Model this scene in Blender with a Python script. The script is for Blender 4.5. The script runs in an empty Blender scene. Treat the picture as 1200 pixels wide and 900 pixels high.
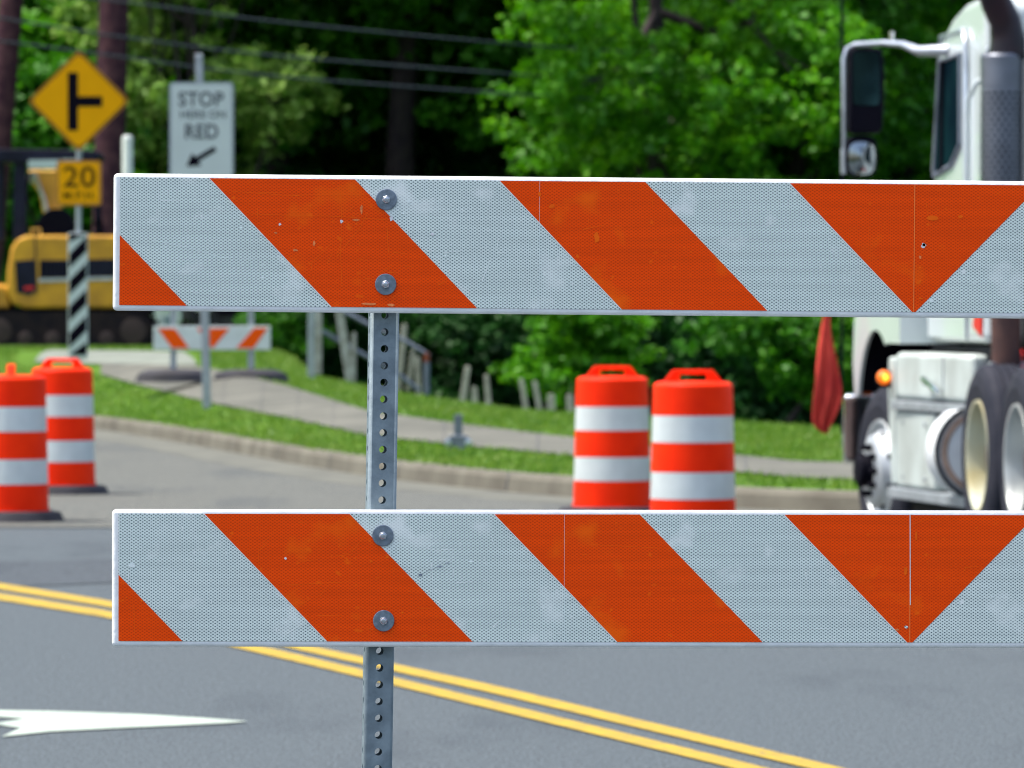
import bpy, math, random
import numpy as np
from mathutils import Vector, Matrix

# ------------------------------------------------------------------ camera
S = bpy.context.scene
COL = S.collection
F = 7000.0
H0 = 1.35
PITCH = math.atan(90 / F)
cd = bpy.data.cameras.new('camera'); cam = bpy.data.objects.new('camera', cd); COL.objects.link(cam)
cam.location = (0, 0, H0); cam.rotation_euler = (math.pi/2 - PITCH, 0, 0)
cd.sensor_width = 36; cd.lens = 36 * F / 1200; cd.clip_start = .1; cd.clip_end = 2000
cd.dof.use_dof = True; cd.dof.focus_distance = 9.0; cd.dof.aperture_fstop = 17
S.camera = cam
# ------------------------------------------------------------------ sky + sun
TO_SUN = Vector((-.40, .03, .92)).normalized()
w = bpy.data.worlds.new('World'); S.world = w; w.use_nodes = True
nt = w.node_tree; sky = nt.nodes.new('ShaderNodeTexSky'); sky.sky_type = 'NISHITA'; sky.sun_disc = False; sky.dust_density = 5.; sky.ozone_density = .6
sky.sun_elevation = math.asin(TO_SUN.z); sky.sun_rotation = math.atan2(TO_SUN.x, TO_SUN.y)
nt.links.new(sky.outputs[0], nt.nodes['Background'].inputs[0]); nt.nodes['Background'].inputs[1].default_value = .15
ld = bpy.data.lights.new('sun', 'SUN'); ld.energy = 2.15; ld.angle = math.radians(.5); ld.color = (1, .95, .87)
sun = bpy.data.objects.new('sun', ld); COL.objects.link(sun); sun.rotation_euler = TO_SUN.to_track_quat('Z', 'Y').to_euler()
sun.location = (0, 0, 30)
S.view_settings.view_transform = 'Standard'; S.view_settings.look = 'None'; S.view_settings.gamma = 1
S.view_settings.use_curve_mapping = False; S.view_settings.exposure = 1.0
S.cycles.filter_width = 1.1
S.cycles.max_bounces = 6; S.cycles.use_denoising = True

R = random.Random(7)
PI = math.pi

# ------------------------------------------------------------------ geometry from the picture
def ray(px, py):
    dx = (px - 600) / F; dy = (450 - py) / F
    c, s = math.cos(PITCH), math.sin(PITCH)
    return Vector((dx, c + dy*s, -s + dy*c))
def P(px, py, Y):
    r = ray(px, py); t = Y / r.y
    return Vector((r.x*t, Y, H0 + r.z*t))
def Gz(px, py, z=0.):
    r = ray(px, py); t = (z - H0) / r.z
    return Vector((r.x*t, r.y*t, z))

# ------------------------------------------------------------------ materials
def mat(name, col, rough=.6, metal=0., var=0., vscale=8., col2=None, bump=0., bscale=60., spec=.5, coat=0., emis=None, detail=5, obj_coords=True):
    m = bpy.data.materials.new(name); m.use_nodes = True; n = m.node_tree.nodes; l = m.node_tree.links
    b = n['Principled BSDF']
    b.inputs['Base Color'].default_value = (*col, 1); b.inputs['Roughness'].default_value = rough
    b.inputs['Metallic'].default_value = metal; b.inputs['Specular IOR Level'].default_value = spec
    b.inputs['Coat Weight'].default_value = coat
    tc = n.new('ShaderNodeTexCoord'); src = tc.outputs['Object']
    if var or col2:
        t = n.new('ShaderNodeTexNoise'); t.inputs['Scale'].default_value = vscale; t.inputs['Detail'].default_value = detail
        l.new(src, t.inputs['Vector'])
        r = n.new('ShaderNodeMapRange'); r.inputs['From Min'].default_value = .35; r.inputs['From Max'].default_value = .65
        l.new(t.outputs['Fac'], r.inputs['Value'])
        mx = n.new('ShaderNodeMix'); mx.data_type = 'RGBA'
        c2 = col2 if col2 else tuple(c*(1-var) for c in col)
        c1 = col if col2 else tuple(min(1, c*(1+var)) for c in col)
        mx.inputs['A'].default_value = (*c2, 1); mx.inputs['B'].default_value = (*c1, 1)
        l.new(r.outputs[0], mx.inputs['Factor']); l.new(mx.outputs['Result'], b.inputs['Base Color'])
    if bump:
        t2 = n.new('ShaderNodeTexNoise'); t2.inputs['Scale'].default_value = bscale; t2.inputs['Detail'].default_value = 4
        l.new(src, t2.inputs['Vector'])
        bp = n.new('ShaderNodeBump'); bp.inputs['Strength'].default_value = bump; bp.inputs['Distance'].default_value = .01
        l.new(t2.outputs['Fac'], bp.inputs['Height']); l.new(bp.outputs[0], b.inputs['Normal'])
    if emis:
        b.inputs['Emission Color'].default_value = (*emis[0], 1); b.inputs['Emission Strength'].default_value = emis[1]
    return m

def mathn(n, l, op, a, b=None, c=None):
    x = n.new('ShaderNodeMath'); x.operation = op
    for i, v in enumerate((a, b, c)):
        if v is None: continue
        if isinstance(v, (int, float)): x.inputs[i].default_value = v
        else: l.new(v, x.inputs[i])
    return x.outputs[0]

def sheeting(name, base, dark, worn, seedoff=0., amt=.85):
    """prismatic retro-reflective sheeting: a staggered lattice of small cells, worn in places"""
    m = bpy.data.materials.new(name); m.use_nodes = True; n = m.node_tree.nodes; l = m.node_tree.links
    b = n['Principled BSDF']; tc = n.new('ShaderNodeTexCoord'); sp = n.new('ShaderNodeSeparateXYZ')
    l.new(tc.outputs['Object'], sp.inputs[0])
    cx = mathn(n, l, 'COSINE', mathn(n, l, 'MULTIPLY', sp.outputs['X'], 2*PI/.00664))
    cz = mathn(n, l, 'COSINE', mathn(n, l, 'MULTIPLY', sp.outputs['Z'], 2*PI/.0047))
    pr = mathn(n, l, 'MULTIPLY', cx, cz)
    mr = n.new('ShaderNodeMapRange'); mr.inputs['From Min'].default_value = .0; mr.inputs['From Max'].default_value = .8
    mr.interpolation_type = 'SMOOTHSTEP'; l.new(pr, mr.inputs['Value'])
    def noise(scale, lo, hi, det=4, stretch=None):
        t = n.new('ShaderNodeTexNoise'); t.inputs['Scale'].default_value = scale; t.inputs['Detail'].default_value = det
        mp = n.new('ShaderNodeMapping'); mp.inputs['Location'].default_value = (seedoff, seedoff*.7, 0)
        if stretch: mp.inputs['Scale'].default_value = stretch
        l.new(tc.outputs['Object'], mp.inputs[0]); l.new(mp.outputs[0], t.inputs['Vector'])
        q = n.new('ShaderNodeMapRange'); q.inputs['From Min'].default_value = lo; q.inputs['From Max'].default_value = hi
        l.new(t.outputs['Fac'], q.inputs['Value']); return q.outputs[0]
    wear = noise(13, .57, .72)
    fine = noise(70, .66, .74, 6)
    rows = noise(6, .35, .65, 3, (1, 1, 14))
    wsum = mathn(n, l, 'MINIMUM', mathn(n, l, 'ADD', wear, fine), 1.)
    fac = mathn(n, l, 'MULTIPLY', mr.outputs[0], mathn(n, l, 'SUBTRACT', amt, mathn(n, l, 'MULTIPLY', wsum, amt*.75)))
    m0 = n.new('ShaderNodeMix'); m0.data_type = 'RGBA'
    m0.inputs['A'].default_value = (*base, 1); m0.inputs['B'].default_value = (*[c*.90 for c in base], 1); l.new(rows, m0.inputs['Factor'])
    m1 = n.new('ShaderNodeMix'); m1.data_type = 'RGBA'; l.new(m0.outputs['Result'], m1.inputs['A']); m1.inputs['B'].default_value = (*worn, 1)
    l.new(mathn(n, l, 'MULTIPLY', wsum, .55), m1.inputs['Factor'])
    m2 = n.new('ShaderNodeMix'); m2.data_type = 'RGBA'; l.new(m1.outputs['Result'], m2.inputs['A']); m2.inputs['B'].default_value = (*dark, 1)
    l.new(fac, m2.inputs['Factor']); l.new(m2.outputs['Result'], b.inputs['Base Color'])
    b.inputs['Roughness'].default_value = .5; b.inputs['Specular IOR Level'].default_value = .12
    return m

def leafmat(name, c1, c2, c3, trans=.35, sheen=.35):
    m = bpy.data.materials.new(name); m.use_nodes = True; n = m.node_tree.nodes; l = m.node_tree.links
    n.remove(n['Principled BSDF']); out = n['Material Output']
    g = n.new('ShaderNodeNewGeometry'); cr = n.new('ShaderNodeValToRGB')
    e = cr.color_ramp.elements; e[0].color = (*c1, 1); e[1].color = (*c3, 1); q = e.new(.5); q.color = (*c2, 1)
    tc = n.new('ShaderNodeTexCoord'); t = n.new('ShaderNodeTexNoise'); t.inputs['Scale'].default_value = .9; t.inputs['Detail'].default_value = 2
    l.new(tc.outputs['Object'], t.inputs['Vector'])
    s = mathn(n, l, 'ADD', mathn(n, l, 'MULTIPLY', g.outputs['Random Per Island'], .55), mathn(n, l, 'MULTIPLY_ADD', t.outputs['Fac'], 1.2, -.35))
    l.new(s, cr.inputs[0])
    d = n.new('ShaderNodeBsdfDiffuse'); tr = n.new('ShaderNodeBsdfTranslucent'); gl = n.new('ShaderNodeBsdfGlossy'); gl.inputs['Roughness'].default_value = .5
    gl.inputs['Color'].default_value = (.5, .6, .5, 1)
    l.new(cr.outputs[0], d.inputs[0]); l.new(cr.outputs[0], tr.inputs[0])
    a = n.new('ShaderNodeMixShader'); a.inputs[0].default_value = trans; l.new(d.outputs[0], a.inputs[1]); l.new(tr.outputs[0], a.inputs[2])
    b = n.new('ShaderNodeMixShader'); b.inputs[0].default_value = .04; l.new(a.outputs[0], b.inputs[1]); l.new(gl.outputs[0], b.inputs[2])
    l.new(b.outputs[0], out.inputs[0]); return m

M = {}
M['sheet_white'] = sheeting('sheet_white', (.78, .90, .85), (.06, .10, .12), (.92, .96, .94), amt=.95)
M['sheet_orange'] = sheeting('sheet_orange', (1.0, .082, .0), (.42, .012, .0), (1.0, .16, .002), 3.3, .58)
M['sheet_pale'] = mat('sheet_pale', (.82, .92, .90), .45, var=.06, vscale=10)
M['sheet_scuff'] = mat('sheet_scuff', (.90, .95, .94), .6, spec=.1)
M['orange_far'] = mat('orange_far', (.85, .095, .002), .5, spec=.1)
M['orange_pale'] = mat('orange_pale', (1.0, .135, .003), .5, spec=.12, var=.1, vscale=20)
M['chip'] = mat('chip', (.72, .74, .76), .5)
M['chip_orange'] = mat('chip_orange', (.85, .22, .05), .5, var=.2, vscale=200)
M['chip_dark'] = mat('chip_dark', (.05, .055, .07), .6)
M['seam'] = mat('seam', (1.0, .26, .06), .6, spec=.1)
M['seam_white'] = mat('seam_white', (.78, .88, .9), .5, spec=.1)
M['white_plastic'] = mat('white_plastic', (.86, .90, .91), .4, var=.07, vscale=25, bump=.15, bscale=80)
M['galv'] = mat('galv', (.235, .30, .335), .6, .2, spec=.3, col2=(.16, .21, .24), vscale=38, bump=.1, bscale=120)
M['galv_far'] = mat('galv_far', (.34, .38, .42), .5, .5, var=.12, vscale=10)
M['zinc'] = mat('zinc', (.20, .25, .31), .38, .7, var=.2, vscale=150)
M['zinc_bright'] = mat('zinc_bright', (.5, .55, .62), .25, .9, var=.1, vscale=200)
M['drum_orange'] = mat('drum_orange', (1.0, .034, .0), .55, spec=.12, col2=(.86, .022, .0), vscale=3.5, detail=7)
M['drum_white'] = mat('drum_white', (.56, .63, .63), .45, spec=.2, var=.07, vscale=6)
M['rubber'] = mat('rubber', (.02, .02, .028), .75, var=.3, vscale=6)
M['tire'] = mat('tire', (.014, .017, .028), .75, spec=.2, col2=(.028, .030, .042), vscale=5, bump=.3, bscale=30)
M['yellow_sign'] = mat('yellow_sign', (.78, .35, .0), .5, spec=.1, var=.03, vscale=3)
M['yellow_edge'] = mat('yellow_edge', (.42, .17, .004), .4)
M['sign_white'] = mat('sign_white', (.48, .56, .57), .4, var=.03, vscale=3)
M['sign_grey'] = mat('sign_grey', (.28, .34, .38), .45)
M['black'] = mat('black', (.004, .003, .008), .7, spec=.05)
M['letter_grey'] = mat('letter_grey', (.07, .085, .10), .5)
M['excav_yellow'] = mat('excav_yellow', (.64, .33, .03), .55, col2=(.36, .18, .03), vscale=2.6, spec=.2, detail=8)
M['arm_yellow'] = mat('arm_yellow', (.80, .46, .08), .45, var=.12, vscale=3)
M['dark_metal'] = mat('dark_metal', (.010, .011, .026), .6, spec=.15, var=.25, vscale=4)
M['track'] = mat('track', (.010, .009, .014), .85, col2=(.024, .017, .018), vscale=5, spec=.1)
M['rust_dirt'] = mat('rust_dirt', (.035, .020, .020), .8, var=.3, vscale=8)
M['white_paint'] = mat('white_paint', (.62, .70, .71), .28, var=.03, vscale=1.5, coat=.5)
M['white_dirty'] = mat('white_dirty', (.52, .60, .58), .5, spec=.2, col2=(.38, .43, .41), vscale=2.5)
M['truck_black'] = mat('truck_black', (.003, .003, .008), .65, spec=.08)
M['letter_brown'] = mat('letter_brown', (.09, .04, .002), .6, spec=.1)
M['pipe_black'] = mat('pipe_black', (.010, .008, .014), .28, .3, col2=(.03, .012, .018), vscale=5)
M['glass'] = mat('glass', (.005, .022, .026), .5, 0, spec=0., col2=(.003, .010, .016), vscale=3.)
M['mirror_dark'] = mat('mirror_dark', (.02, .05, .06), .12, 1.)
M['mirror'] = mat('mirror', (.32, .36, .38), .08, 1.)
M['chrome'] = mat('chrome', (.75, .80, .85), .12, 1., bump=.1, bscale=8)
M['alu'] = mat('alu', (.55, .60, .66), .3, .8, var=.15, vscale=8)
M['stack_metal'] = mat('stack_metal', (.19, .21, .25), .4, .8, var=.15, vscale=6)
M['rim_cream'] = mat('rim_cream', (.50, .54, .44), .5, spec=.2, col2=(.40, .36, .20), vscale=2.6)
M['rim_alu'] = mat('rim_alu', (.50, .55, .58), .5, .5, var=.12, vscale=7)
M['rim_grey'] = mat('rim_grey', (.42, .46, .46), .4, .3, var=.2, vscale=3)
M['rear_brown'] = mat('rear_brown', (.035, .012, .010), .6, var=.4, vscale=3)
M['rust_brown'] = mat('rust_brown', (.12, .05, .035), .6, col2=(.04, .018, .018), vscale=5)
M['grey_step'] = mat('grey_step', (.30, .34, .37), .5, .3, var=.15, vscale=8)
M['tank_grey'] = mat('tank_grey', (.72, .78, .80), .45, .0, var=.1, vscale=5)
M['rust_light'] = mat('rust_light', (.40, .29, .23), .7, var=.3, vscale=6)
M['red_paint'] = mat('red_paint', (.62, .01, .012), .45)
M['amber'] = mat('amber', (.9, .2, .01), .3, emis=((1, .16, .005), .35))
M['amber_core'] = mat('amber_core', (1, .6, .05), .3, emis=((1, .5, .03), 1.2))
M['orange_reflector'] = mat('orange_reflector', (.8, .15, .01), .3)
M['flag_red'] = mat('flag_red', (.62, .075, .055), .95, spec=.05, col2=(.48, .045, .042), vscale=4, bump=.3, bscale=20)
M['wood_pole'] = mat('wood_pole', (.085, .040, .048), .9, spec=.1, col2=(.040, .017, .028), vscale=6, bump=.5, bscale=20)
M['cable'] = mat('cable', (.05, .065, .08), .7, spec=.2)
M['vines'] = mat('vines', (.060, .22, .008), .95, spec=.05, col2=(.025, .11, .006), vscale=1.6, bump=1., bscale=4)
M['wood_white'] = mat('wood_white', (.42, .44, .40), .8, col2=(.24, .24, .20), vscale=7)
M['wood_grey'] = mat('wood_grey', (.50, .49, .40), .9, spec=.1, col2=(.32, .31, .25), vscale=6)
M['white_post'] = mat('white_post', (.80, .86, .84), .5, var=.05)
M['pipe_grey'] = mat('pipe_grey', (.16, .19, .24), .6, .3, var=.2, vscale=5)
M['rust'] = mat('rust', (.22, .05, .02), .85)
M['car_white'] = mat('car_white', (.72, .78, .76), .3, coat=.5)
M['car_black'] = mat('car_black', (.008, .009, .02), .25, coat=.5)
M['bark'] = mat('bark', (.055, .04, .038), .9, col2=(.03, .02, .024), vscale=5, bump=.6, bscale=14)
M['leaf_bright'] = leafmat('leaf_bright', (.022, .12, .001), (.075, .31, .002), (.19, .50, .012), .45)
M['leaf_mid'] = leafmat('leaf_mid', (.018, .11, .003), (.045, .22, .005), (.11, .34, .012), .42)
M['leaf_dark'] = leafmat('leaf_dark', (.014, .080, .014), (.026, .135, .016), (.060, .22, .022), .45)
M['leaf_shaded'] = leafmat('leaf_shaded', (.006, .036, .010), (.011, .068, .011), (.028, .12, .014), .3)  # leaf colour darkened to carry the shade under the trees
M['leaf_yellow'] = leafmat('leaf_yellow', (.09, .22, .02), (.20, .38, .05), (.38, .54, .14), .45)
M['grass'] = mat('grass', (.085, .175, .018), .95, spec=.1, col2=(.060, .13, .014), vscale=1.1, bump=.6, bscale=30, detail=8)
M['blade'] = leafmat('blade', (.075, .185, .012), (.115, .235, .020), (.20, .29, .045), .4)
M['kerb'] = mat('kerb', (.175, .170, .138), .9, spec=.15, col2=(.115, .108, .088), vscale=2.2, bump=.3, bscale=40, detail=7)
M['gutter'] = mat('gutter', (.155, .16, .135), .9, spec=.15, col2=(.105, .11, .098), vscale=1.7, detail=7)
M['path'] = mat('path', (.150, .152, .130), .9, spec=.15, col2=(.10, .104, .09), vscale=1.6, bump=.2, bscale=50, detail=8)
M['pad'] = mat('pad', (.19, .215, .185), .9, spec=.15, var=.2, vscale=1.2)
M['forest_floor'] = mat('forest_floor', (.020, .075, .012), 1., spec=0., col2=(.010, .035, .010), vscale=1.5, bump=.8, bscale=5)

def wear_paint(m):
    n = m.node_tree.nodes; l = m.node_tree.links; b = n['Principled BSDF']; old = b.inputs['Base Color'].links[0].from_socket
    tc = n.new('ShaderNodeTexCoord'); t = n.new('ShaderNodeTexNoise'); t.inputs['Scale'].default_value = 26; t.inputs['Detail'].default_value = 9; t.inputs['Roughness'].default_value = .75
    mp = n.new('ShaderNodeMapping'); mp.inputs['Scale'].default_value = (1, .45, 1); l.new(tc.outputs['Object'], mp.inputs[0]); l.new(mp.outputs[0], t.inputs['Vector'])
    r = n.new('ShaderNodeMapRange'); r.inputs['From Min'].default_value = .55; r.inputs['From Max'].default_value = .68; l.new(t.outputs['Fac'], r.inputs['Value'])
    mx = n.new('ShaderNodeMix'); mx.data_type = 'RGBA'; l.new(old, mx.inputs['A']); mx.inputs['B'].default_value = (.09, .105, .11, 1); l.new(mathn(n, l, 'MULTIPLY', r.outputs[0], .6), mx.inputs['Factor'])
    l.new(mx.outputs['Result'], b.inputs['Base Color'])
def asphalt(name, c1, c2, c3):
    m = bpy.data.materials.new(name); m.use_nodes = True; n = m.node_tree.nodes; l = m.node_tree.links
    b = n['Principled BSDF']; g = n.new('ShaderNodeTexCoord'); b.inputs['Roughness'].default_value = .85; b.inputs['Specular IOR Level'].default_value = .3
    def no(scale, st, lo, hi, det=6):
        mp = n.new('ShaderNodeMapping'); mp.inputs['Scale'].default_value = st; l.new(g.outputs['Object'], mp.inputs[0])
        t = n.new('ShaderNodeTexNoise'); t.inputs['Scale'].default_value = scale; t.inputs['Detail'].default_value = det; t.inputs['Roughness'].default_value = .65
        l.new(mp.outputs[0], t.inputs['Vector']); r = n.new('ShaderNodeMapRange'); r.inputs['From Min'].default_value = lo; r.inputs['From Max'].default_value = hi
        l.new(t.outputs['Fac'], r.inputs['Value']); return r.outputs[0], t.outputs['Fac']
    a, _ = no(28, (1, .35, 1), .3, .7); bb, _ = no(.8, (1, .25, 1), .53, .66, 4); cc, raw = no(95, (1, .35, 1), .33, .67, 5)
    m1 = n.new('ShaderNodeMix'); m1.data_type = 'RGBA'; m1.inputs['A'].default_value = (*c1, 1); m1.inputs['B'].default_value = (*c2, 1); l.new(a, m1.inputs['Factor'])
    m2 = n.new('ShaderNodeMix'); m2.data_type = 'RGBA'; l.new(m1.outputs['Result'], m2.inputs['A']); m2.inputs['B'].default_value = (*c3, 1)
    l.new(mathn(n, l, 'MULTIPLY', bb, .6), m2.inputs['Factor'])
    m3 = n.new('ShaderNodeMix'); m3.data_type = 'RGBA'; m3.blend_type = 'MULTIPLY'; m3.inputs['Factor'].default_value = .6
    l.new(m2.outputs['Result'], m3.inputs['A']); rr = n.new('ShaderNodeMapRange'); rr.inputs['To Min'].default_value = -.15; rr.inputs['To Max'].default_value = 2.1
    l.new(cc, rr.inputs['Value']); l.new(rr.outputs[0], m3.inputs['B'])
    l.new(m3.outputs['Result'], b.inputs['Base Color'])
    bp = n.new('ShaderNodeBump'); bp.inputs['Strength'].default_value = .4; bp.inputs['Distance'].default_value = .01; l.new(raw, bp.inputs['Height']); l.new(bp.outputs[0], b.inputs['Normal'])
    return m
M['asphalt'] = asphalt('asphalt', (.078, .098, .110), (.058, .074, .085), (.036, .047, .058))
M['asphalt_warm'] = asphalt('asphalt_warm', (.118, .124, .110), (.090, .097, .089), (.058, .067, .070))
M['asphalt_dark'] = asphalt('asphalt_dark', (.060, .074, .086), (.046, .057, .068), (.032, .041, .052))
M['paint_yellow'] = mat('paint_yellow', (.42, .30, .045), .85, spec=.1, col2=(.33, .24, .055), vscale=9, detail=9)
M['paint_white'] = mat('paint_white', (.40, .48, .42), .85, spec=.1, col2=(.32, .38, .34), vscale=5, detail=8)

for _k in ('paint_yellow', 'paint_white'): wear_paint(M[_k])
# ------------------------------------------------------------------ mesh builder
class MB:
    def __init__(s): s.v = []; s.f = []; s.m = []; s.sm = []; s.mats = []
    def mi(s, m):
        m = M[m] if isinstance(m, str) else m
        if m not in s.mats: s.mats.append(m)
        return s.mats.index(m)
    def add(s, vs, fs, m, smooth=False):
        o = len(s.v); s.v += [tuple(v) for v in vs]; k = s.mi(m)
        for f in fs: s.f.append(tuple(o+i for i in f)); s.m.append(k); s.sm.append(smooth)
        return s
    def box(s, x0, x1, y0, y1, z0, z1, m):
        v = [(x, y, z) for z in (z0, z1) for y in (y0, y1) for x in (x0, x1)]
        return s.add(v, [(0, 2, 3, 1), (4, 5, 7, 6), (0, 1, 5, 4), (2, 6, 7, 3), (0, 4, 6, 2), (1, 3, 7, 5)], m)
    def prism(s, pts, lo, hi, m, axis='y', smooth=False):
        """pts 2D. axis y: (x,z) ; x: (y,z) ; z: (x,y)"""
        def mk(p, a):
            return {'y': (p[0], a, p[1]), 'x': (a, p[0], p[1]), 'z': (p[0], p[1], a)}[axis]
        n = len(pts); v = [mk(p, lo) for p in pts] + [mk(p, hi) for p in pts]
        s.add(v, [tuple(range(n))[::-1], tuple(range(n, 2*n))], m)
        s.add(v, [(i, (i+1) % n, n+(i+1) % n, n+i) for i in range(n)], m, smooth)
        return s
    def tube(s, pts, r, m, n=10, caps=True):
        pts = [Vector(p) for p in pts]; rs = r if isinstance(r, (list, tuple)) else [r]*len(pts)
        vs = []; up = Vector((0, 0, 1)); prev = None
        for i, p in enumerate(pts):
            d = (pts[min(i+1, len(pts)-1)] - pts[max(i-1, 0)]).normalized()
            if prev is None:
                a = up if abs(d.z) < .9 else Vector((1, 0, 0)); u = d.cross(a).normalized()
            else: u = (prev - d*prev.dot(d)).normalized()
            prev = u; q = d.cross(u)
            for k in range(n):
                t = 2*PI*k/n; vs.append(p + (u*math.cos(t) + q*math.sin(t))*rs[i])
        fs = [(i*n+k, i*n+(k+1) % n, (i+1)*n+(k+1) % n, (i+1)*n+k) for i in range(len(pts)-1) for k in range(n)]
        s.add(vs, fs, m, True)
        if caps:
            L = len(pts)-1
            s.add(vs[:n], [tuple(range(n))[::-1]], m); s.add(vs[L*n:], [tuple(range(n))], m)
        return s
    def lathe(s, prof, m, axis='z', n=32, center=(0, 0, 0), smooth=True, mats=None):
        """prof list of (r, a)"""
        c = Vector(center); vs = []
        for r, a in prof:
            for k in range(n):
                t = 2*PI*k/n; u, q = r*math.cos(t), r*math.sin(t)
                vs.append(c + Vector({'z': (u, q, a), 'x': (a, u, q), 'y': (u, a, q)}[axis]))
        for i in range(len(prof)-1):
            fs = [(k, (k+1) % n, n+(k+1) % n, n+k) for k in range(n)]
            s.add(vs[i*n:(i+2)*n], fs, (mats[i] if mats else m), smooth)
        return s
    def build(s, name, parent=None, bevel=0., merge=False, seg=2, solid=0.):
        me = bpy.data.meshes.new(name); me.from_pydata(s.v, [], s.f)
        for m in s.mats: me.materials.append(m)
        me.polygons.foreach_set('material_index', s.m); me.polygons.foreach_set('use_smooth', s.sm)
        if merge or bevel or solid:
            import bmesh
            bm = bmesh.new(); bm.from_mesh(me); bmesh.ops.remove_doubles(bm, verts=bm.verts, dist=1e-5)
            if not solid: bmesh.ops.recalc_face_normals(bm, faces=bm.faces)
            bm.to_mesh(me); bm.free()
        me.update()
        o = bpy.data.objects.new(name, me); COL.objects.link(o)
        if parent: o.parent = parent
        if solid:
            sd = o.modifiers.new('solid', 'SOLIDIFY'); sd.thickness = solid; sd.offset = -1
        if bevel:
            b = o.modifiers.new('bevel', 'BEVEL'); b.width = bevel; b.segments = seg; b.limit_method = 'ANGLE'; b.angle_limit = math.radians(35)
            b.harden_normals = True
        return o

def tag(o, label, cat, group=None, kind=None):
    o['label'] = label; o['category'] = cat
    if group: o['group'] = group
    if kind: o['kind'] = kind
    return o
def thing(name, label, cat, loc=(0, 0, 0), rz=0., group=None):
    o = bpy.data.objects.new(name, None); COL.objects.link(o); o.location = loc; o.rotation_euler = (0, 0, rz)
    o.empty_display_size = .2
    return tag(o, label, cat, group)
def struct(o): o['kind'] = 'structure'; return o
def copy_tree(o, parent=None):
    c = o.copy(); COL.objects.link(c); c.parent = parent
    for ch in list(o.children): copy_tree(ch, c)
    return c
def text_obj(name, body, size, m, parent, loc, rot, offset=0., ext=.001, sx=1.):
    c = bpy.data.curves.new(name, 'FONT'); c.body = body; c.size = size; c.align_x = 'CENTER'; c.align_y = 'CENTER'
    c.offset = offset; c.extrude = ext; c.space_character = 1.05
    t = bpy.data.objects.new('tmp', c); COL.objects.link(t)
    dg = bpy.context.evaluated_depsgraph_get(); me = bpy.data.meshes.new_from_object(t.evaluated_get(dg))
    bpy.data.objects.remove(t); me.materials.clear(); me.materials.append(M[m])
    o = bpy.data.objects.new(name, me); COL.objects.link(o); o.parent = parent; o.location = loc; o.rotation_euler = rot; o.scale = (sx, 1, 1)
    return o

# ------------------------------------------------------------------ terrain
KX = np.array([-90, -40, -20, -12, -8, -6.2, -5.2, -4.6, -3.8, -2.93, -2.2, -1.39, -.5, .42, 1.2, 2., 4, 8, 20, 60, 90.])
KY = np.array([78, 75, 73, 72, 70.8, 69.6, 68.2, 66., 62., 57.3, 53, 48.5, 44.7, 42, 40.2, 39., 37.8, 36.9, 36.2, 35.5, 35.])
def Yk(x): return np.interp(x, KX, KY)
def sm(t): t = np.clip(t, 0, 1); return t*t*(3-2*t)
def Hf(x, y):
    x = np.asarray(x, float); y = np.asarray(y, float)
    k = Yk(x); Pp = np.interp(x, [-4.6, -3.2, -2.5, -1.2, 0, 3], [.72, .62, .44, .32, .25, .20])
    z = .135 + sm((y-k)/14.)*(Pp-.135)
    # the bank drops behind the crest on the right, then the wooded hillside climbs
    drop = sm((y-np.interp(x, [-9, -4, -2.6, -1.2, 0, 3], [110, 98, 76, 68, 62, 55]))/16.) * 1.25
    z = z - drop
    z = z + sm((y-116)/40.)*16 + np.clip(y-120, 0, 400)*.12
    z = z + sm((-x-5.2)/4.5)*sm((y-101)/16.)*8.0
    return z
def G(px, py):
    r = ray(px, py); lo = 35.; 
    ys = np.arange(34, 140, .05); t = ys / r.y; xs = r.x*t; zs = H0 + r.z*t
    h = Hf(xs, ys); h = np.where(ys < Yk(xs), 0, h)
    i = np.argmax(zs <= h); return Vector((xs[i], ys[i], float(h[i])))

def RZ(x, y):
    x = np.asarray(x, float); y = np.asarray(y, float)
    return -.17*sm((x-1.2-(y-36.8)*.5)/1.)*sm((9-x)/3.)*sm((y-34.2)/2.2)*sm((45-y)/5.)
# kerb polyline
tx = np.concatenate([np.linspace(-90, -12, 20)[:-1], np.linspace(-12, 8, 260), np.linspace(8, 90, 20)[1:]])
ty = Yk(tx)
kern = np.ones(15)/15
pad = np.pad(ty, 7, mode='edge'); ty = np.convolve(pad, kern, 'valid')
def Yk(x, _x=tx.copy(), _y=ty.copy()): return np.interp(x, _x, _y)
kp = np.stack([tx, ty], 1); dd = np.gradient(kp, axis=0); dd /= np.linalg.norm(dd, axis=1)[:, None]
kn = np.stack([-dd[:, 1], dd[:, 0]], 1)   # points away from the road (+Y side)
def strip(offs, m_list, name):
    mb = MB(); n = len(kp)
    vs = []
    for o, z in offs:
        q = kp + kn*o
        rz = RZ(q[:, 0], q[:, 1]); vs.append([(q[i, 0], q[i, 1], z+rz[i]) for i in range(n)])
    for j in range(len(offs)-1):
        v = vs[j]+vs[j+1]; mb.add(v, [(i, i+1, n+i+1, n+i) for i in range(n-1)], m_list[j], True)
    return struct(mb.build(name))
strip([(-.60, .008), (-.01, .012)], ['gutter'], 'gutter')
strip([(-.012, .0), (.0, .11), (.02, .145), (.17, .148), (.18, .10)], ['kerb']*4, 'kerb')
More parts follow.
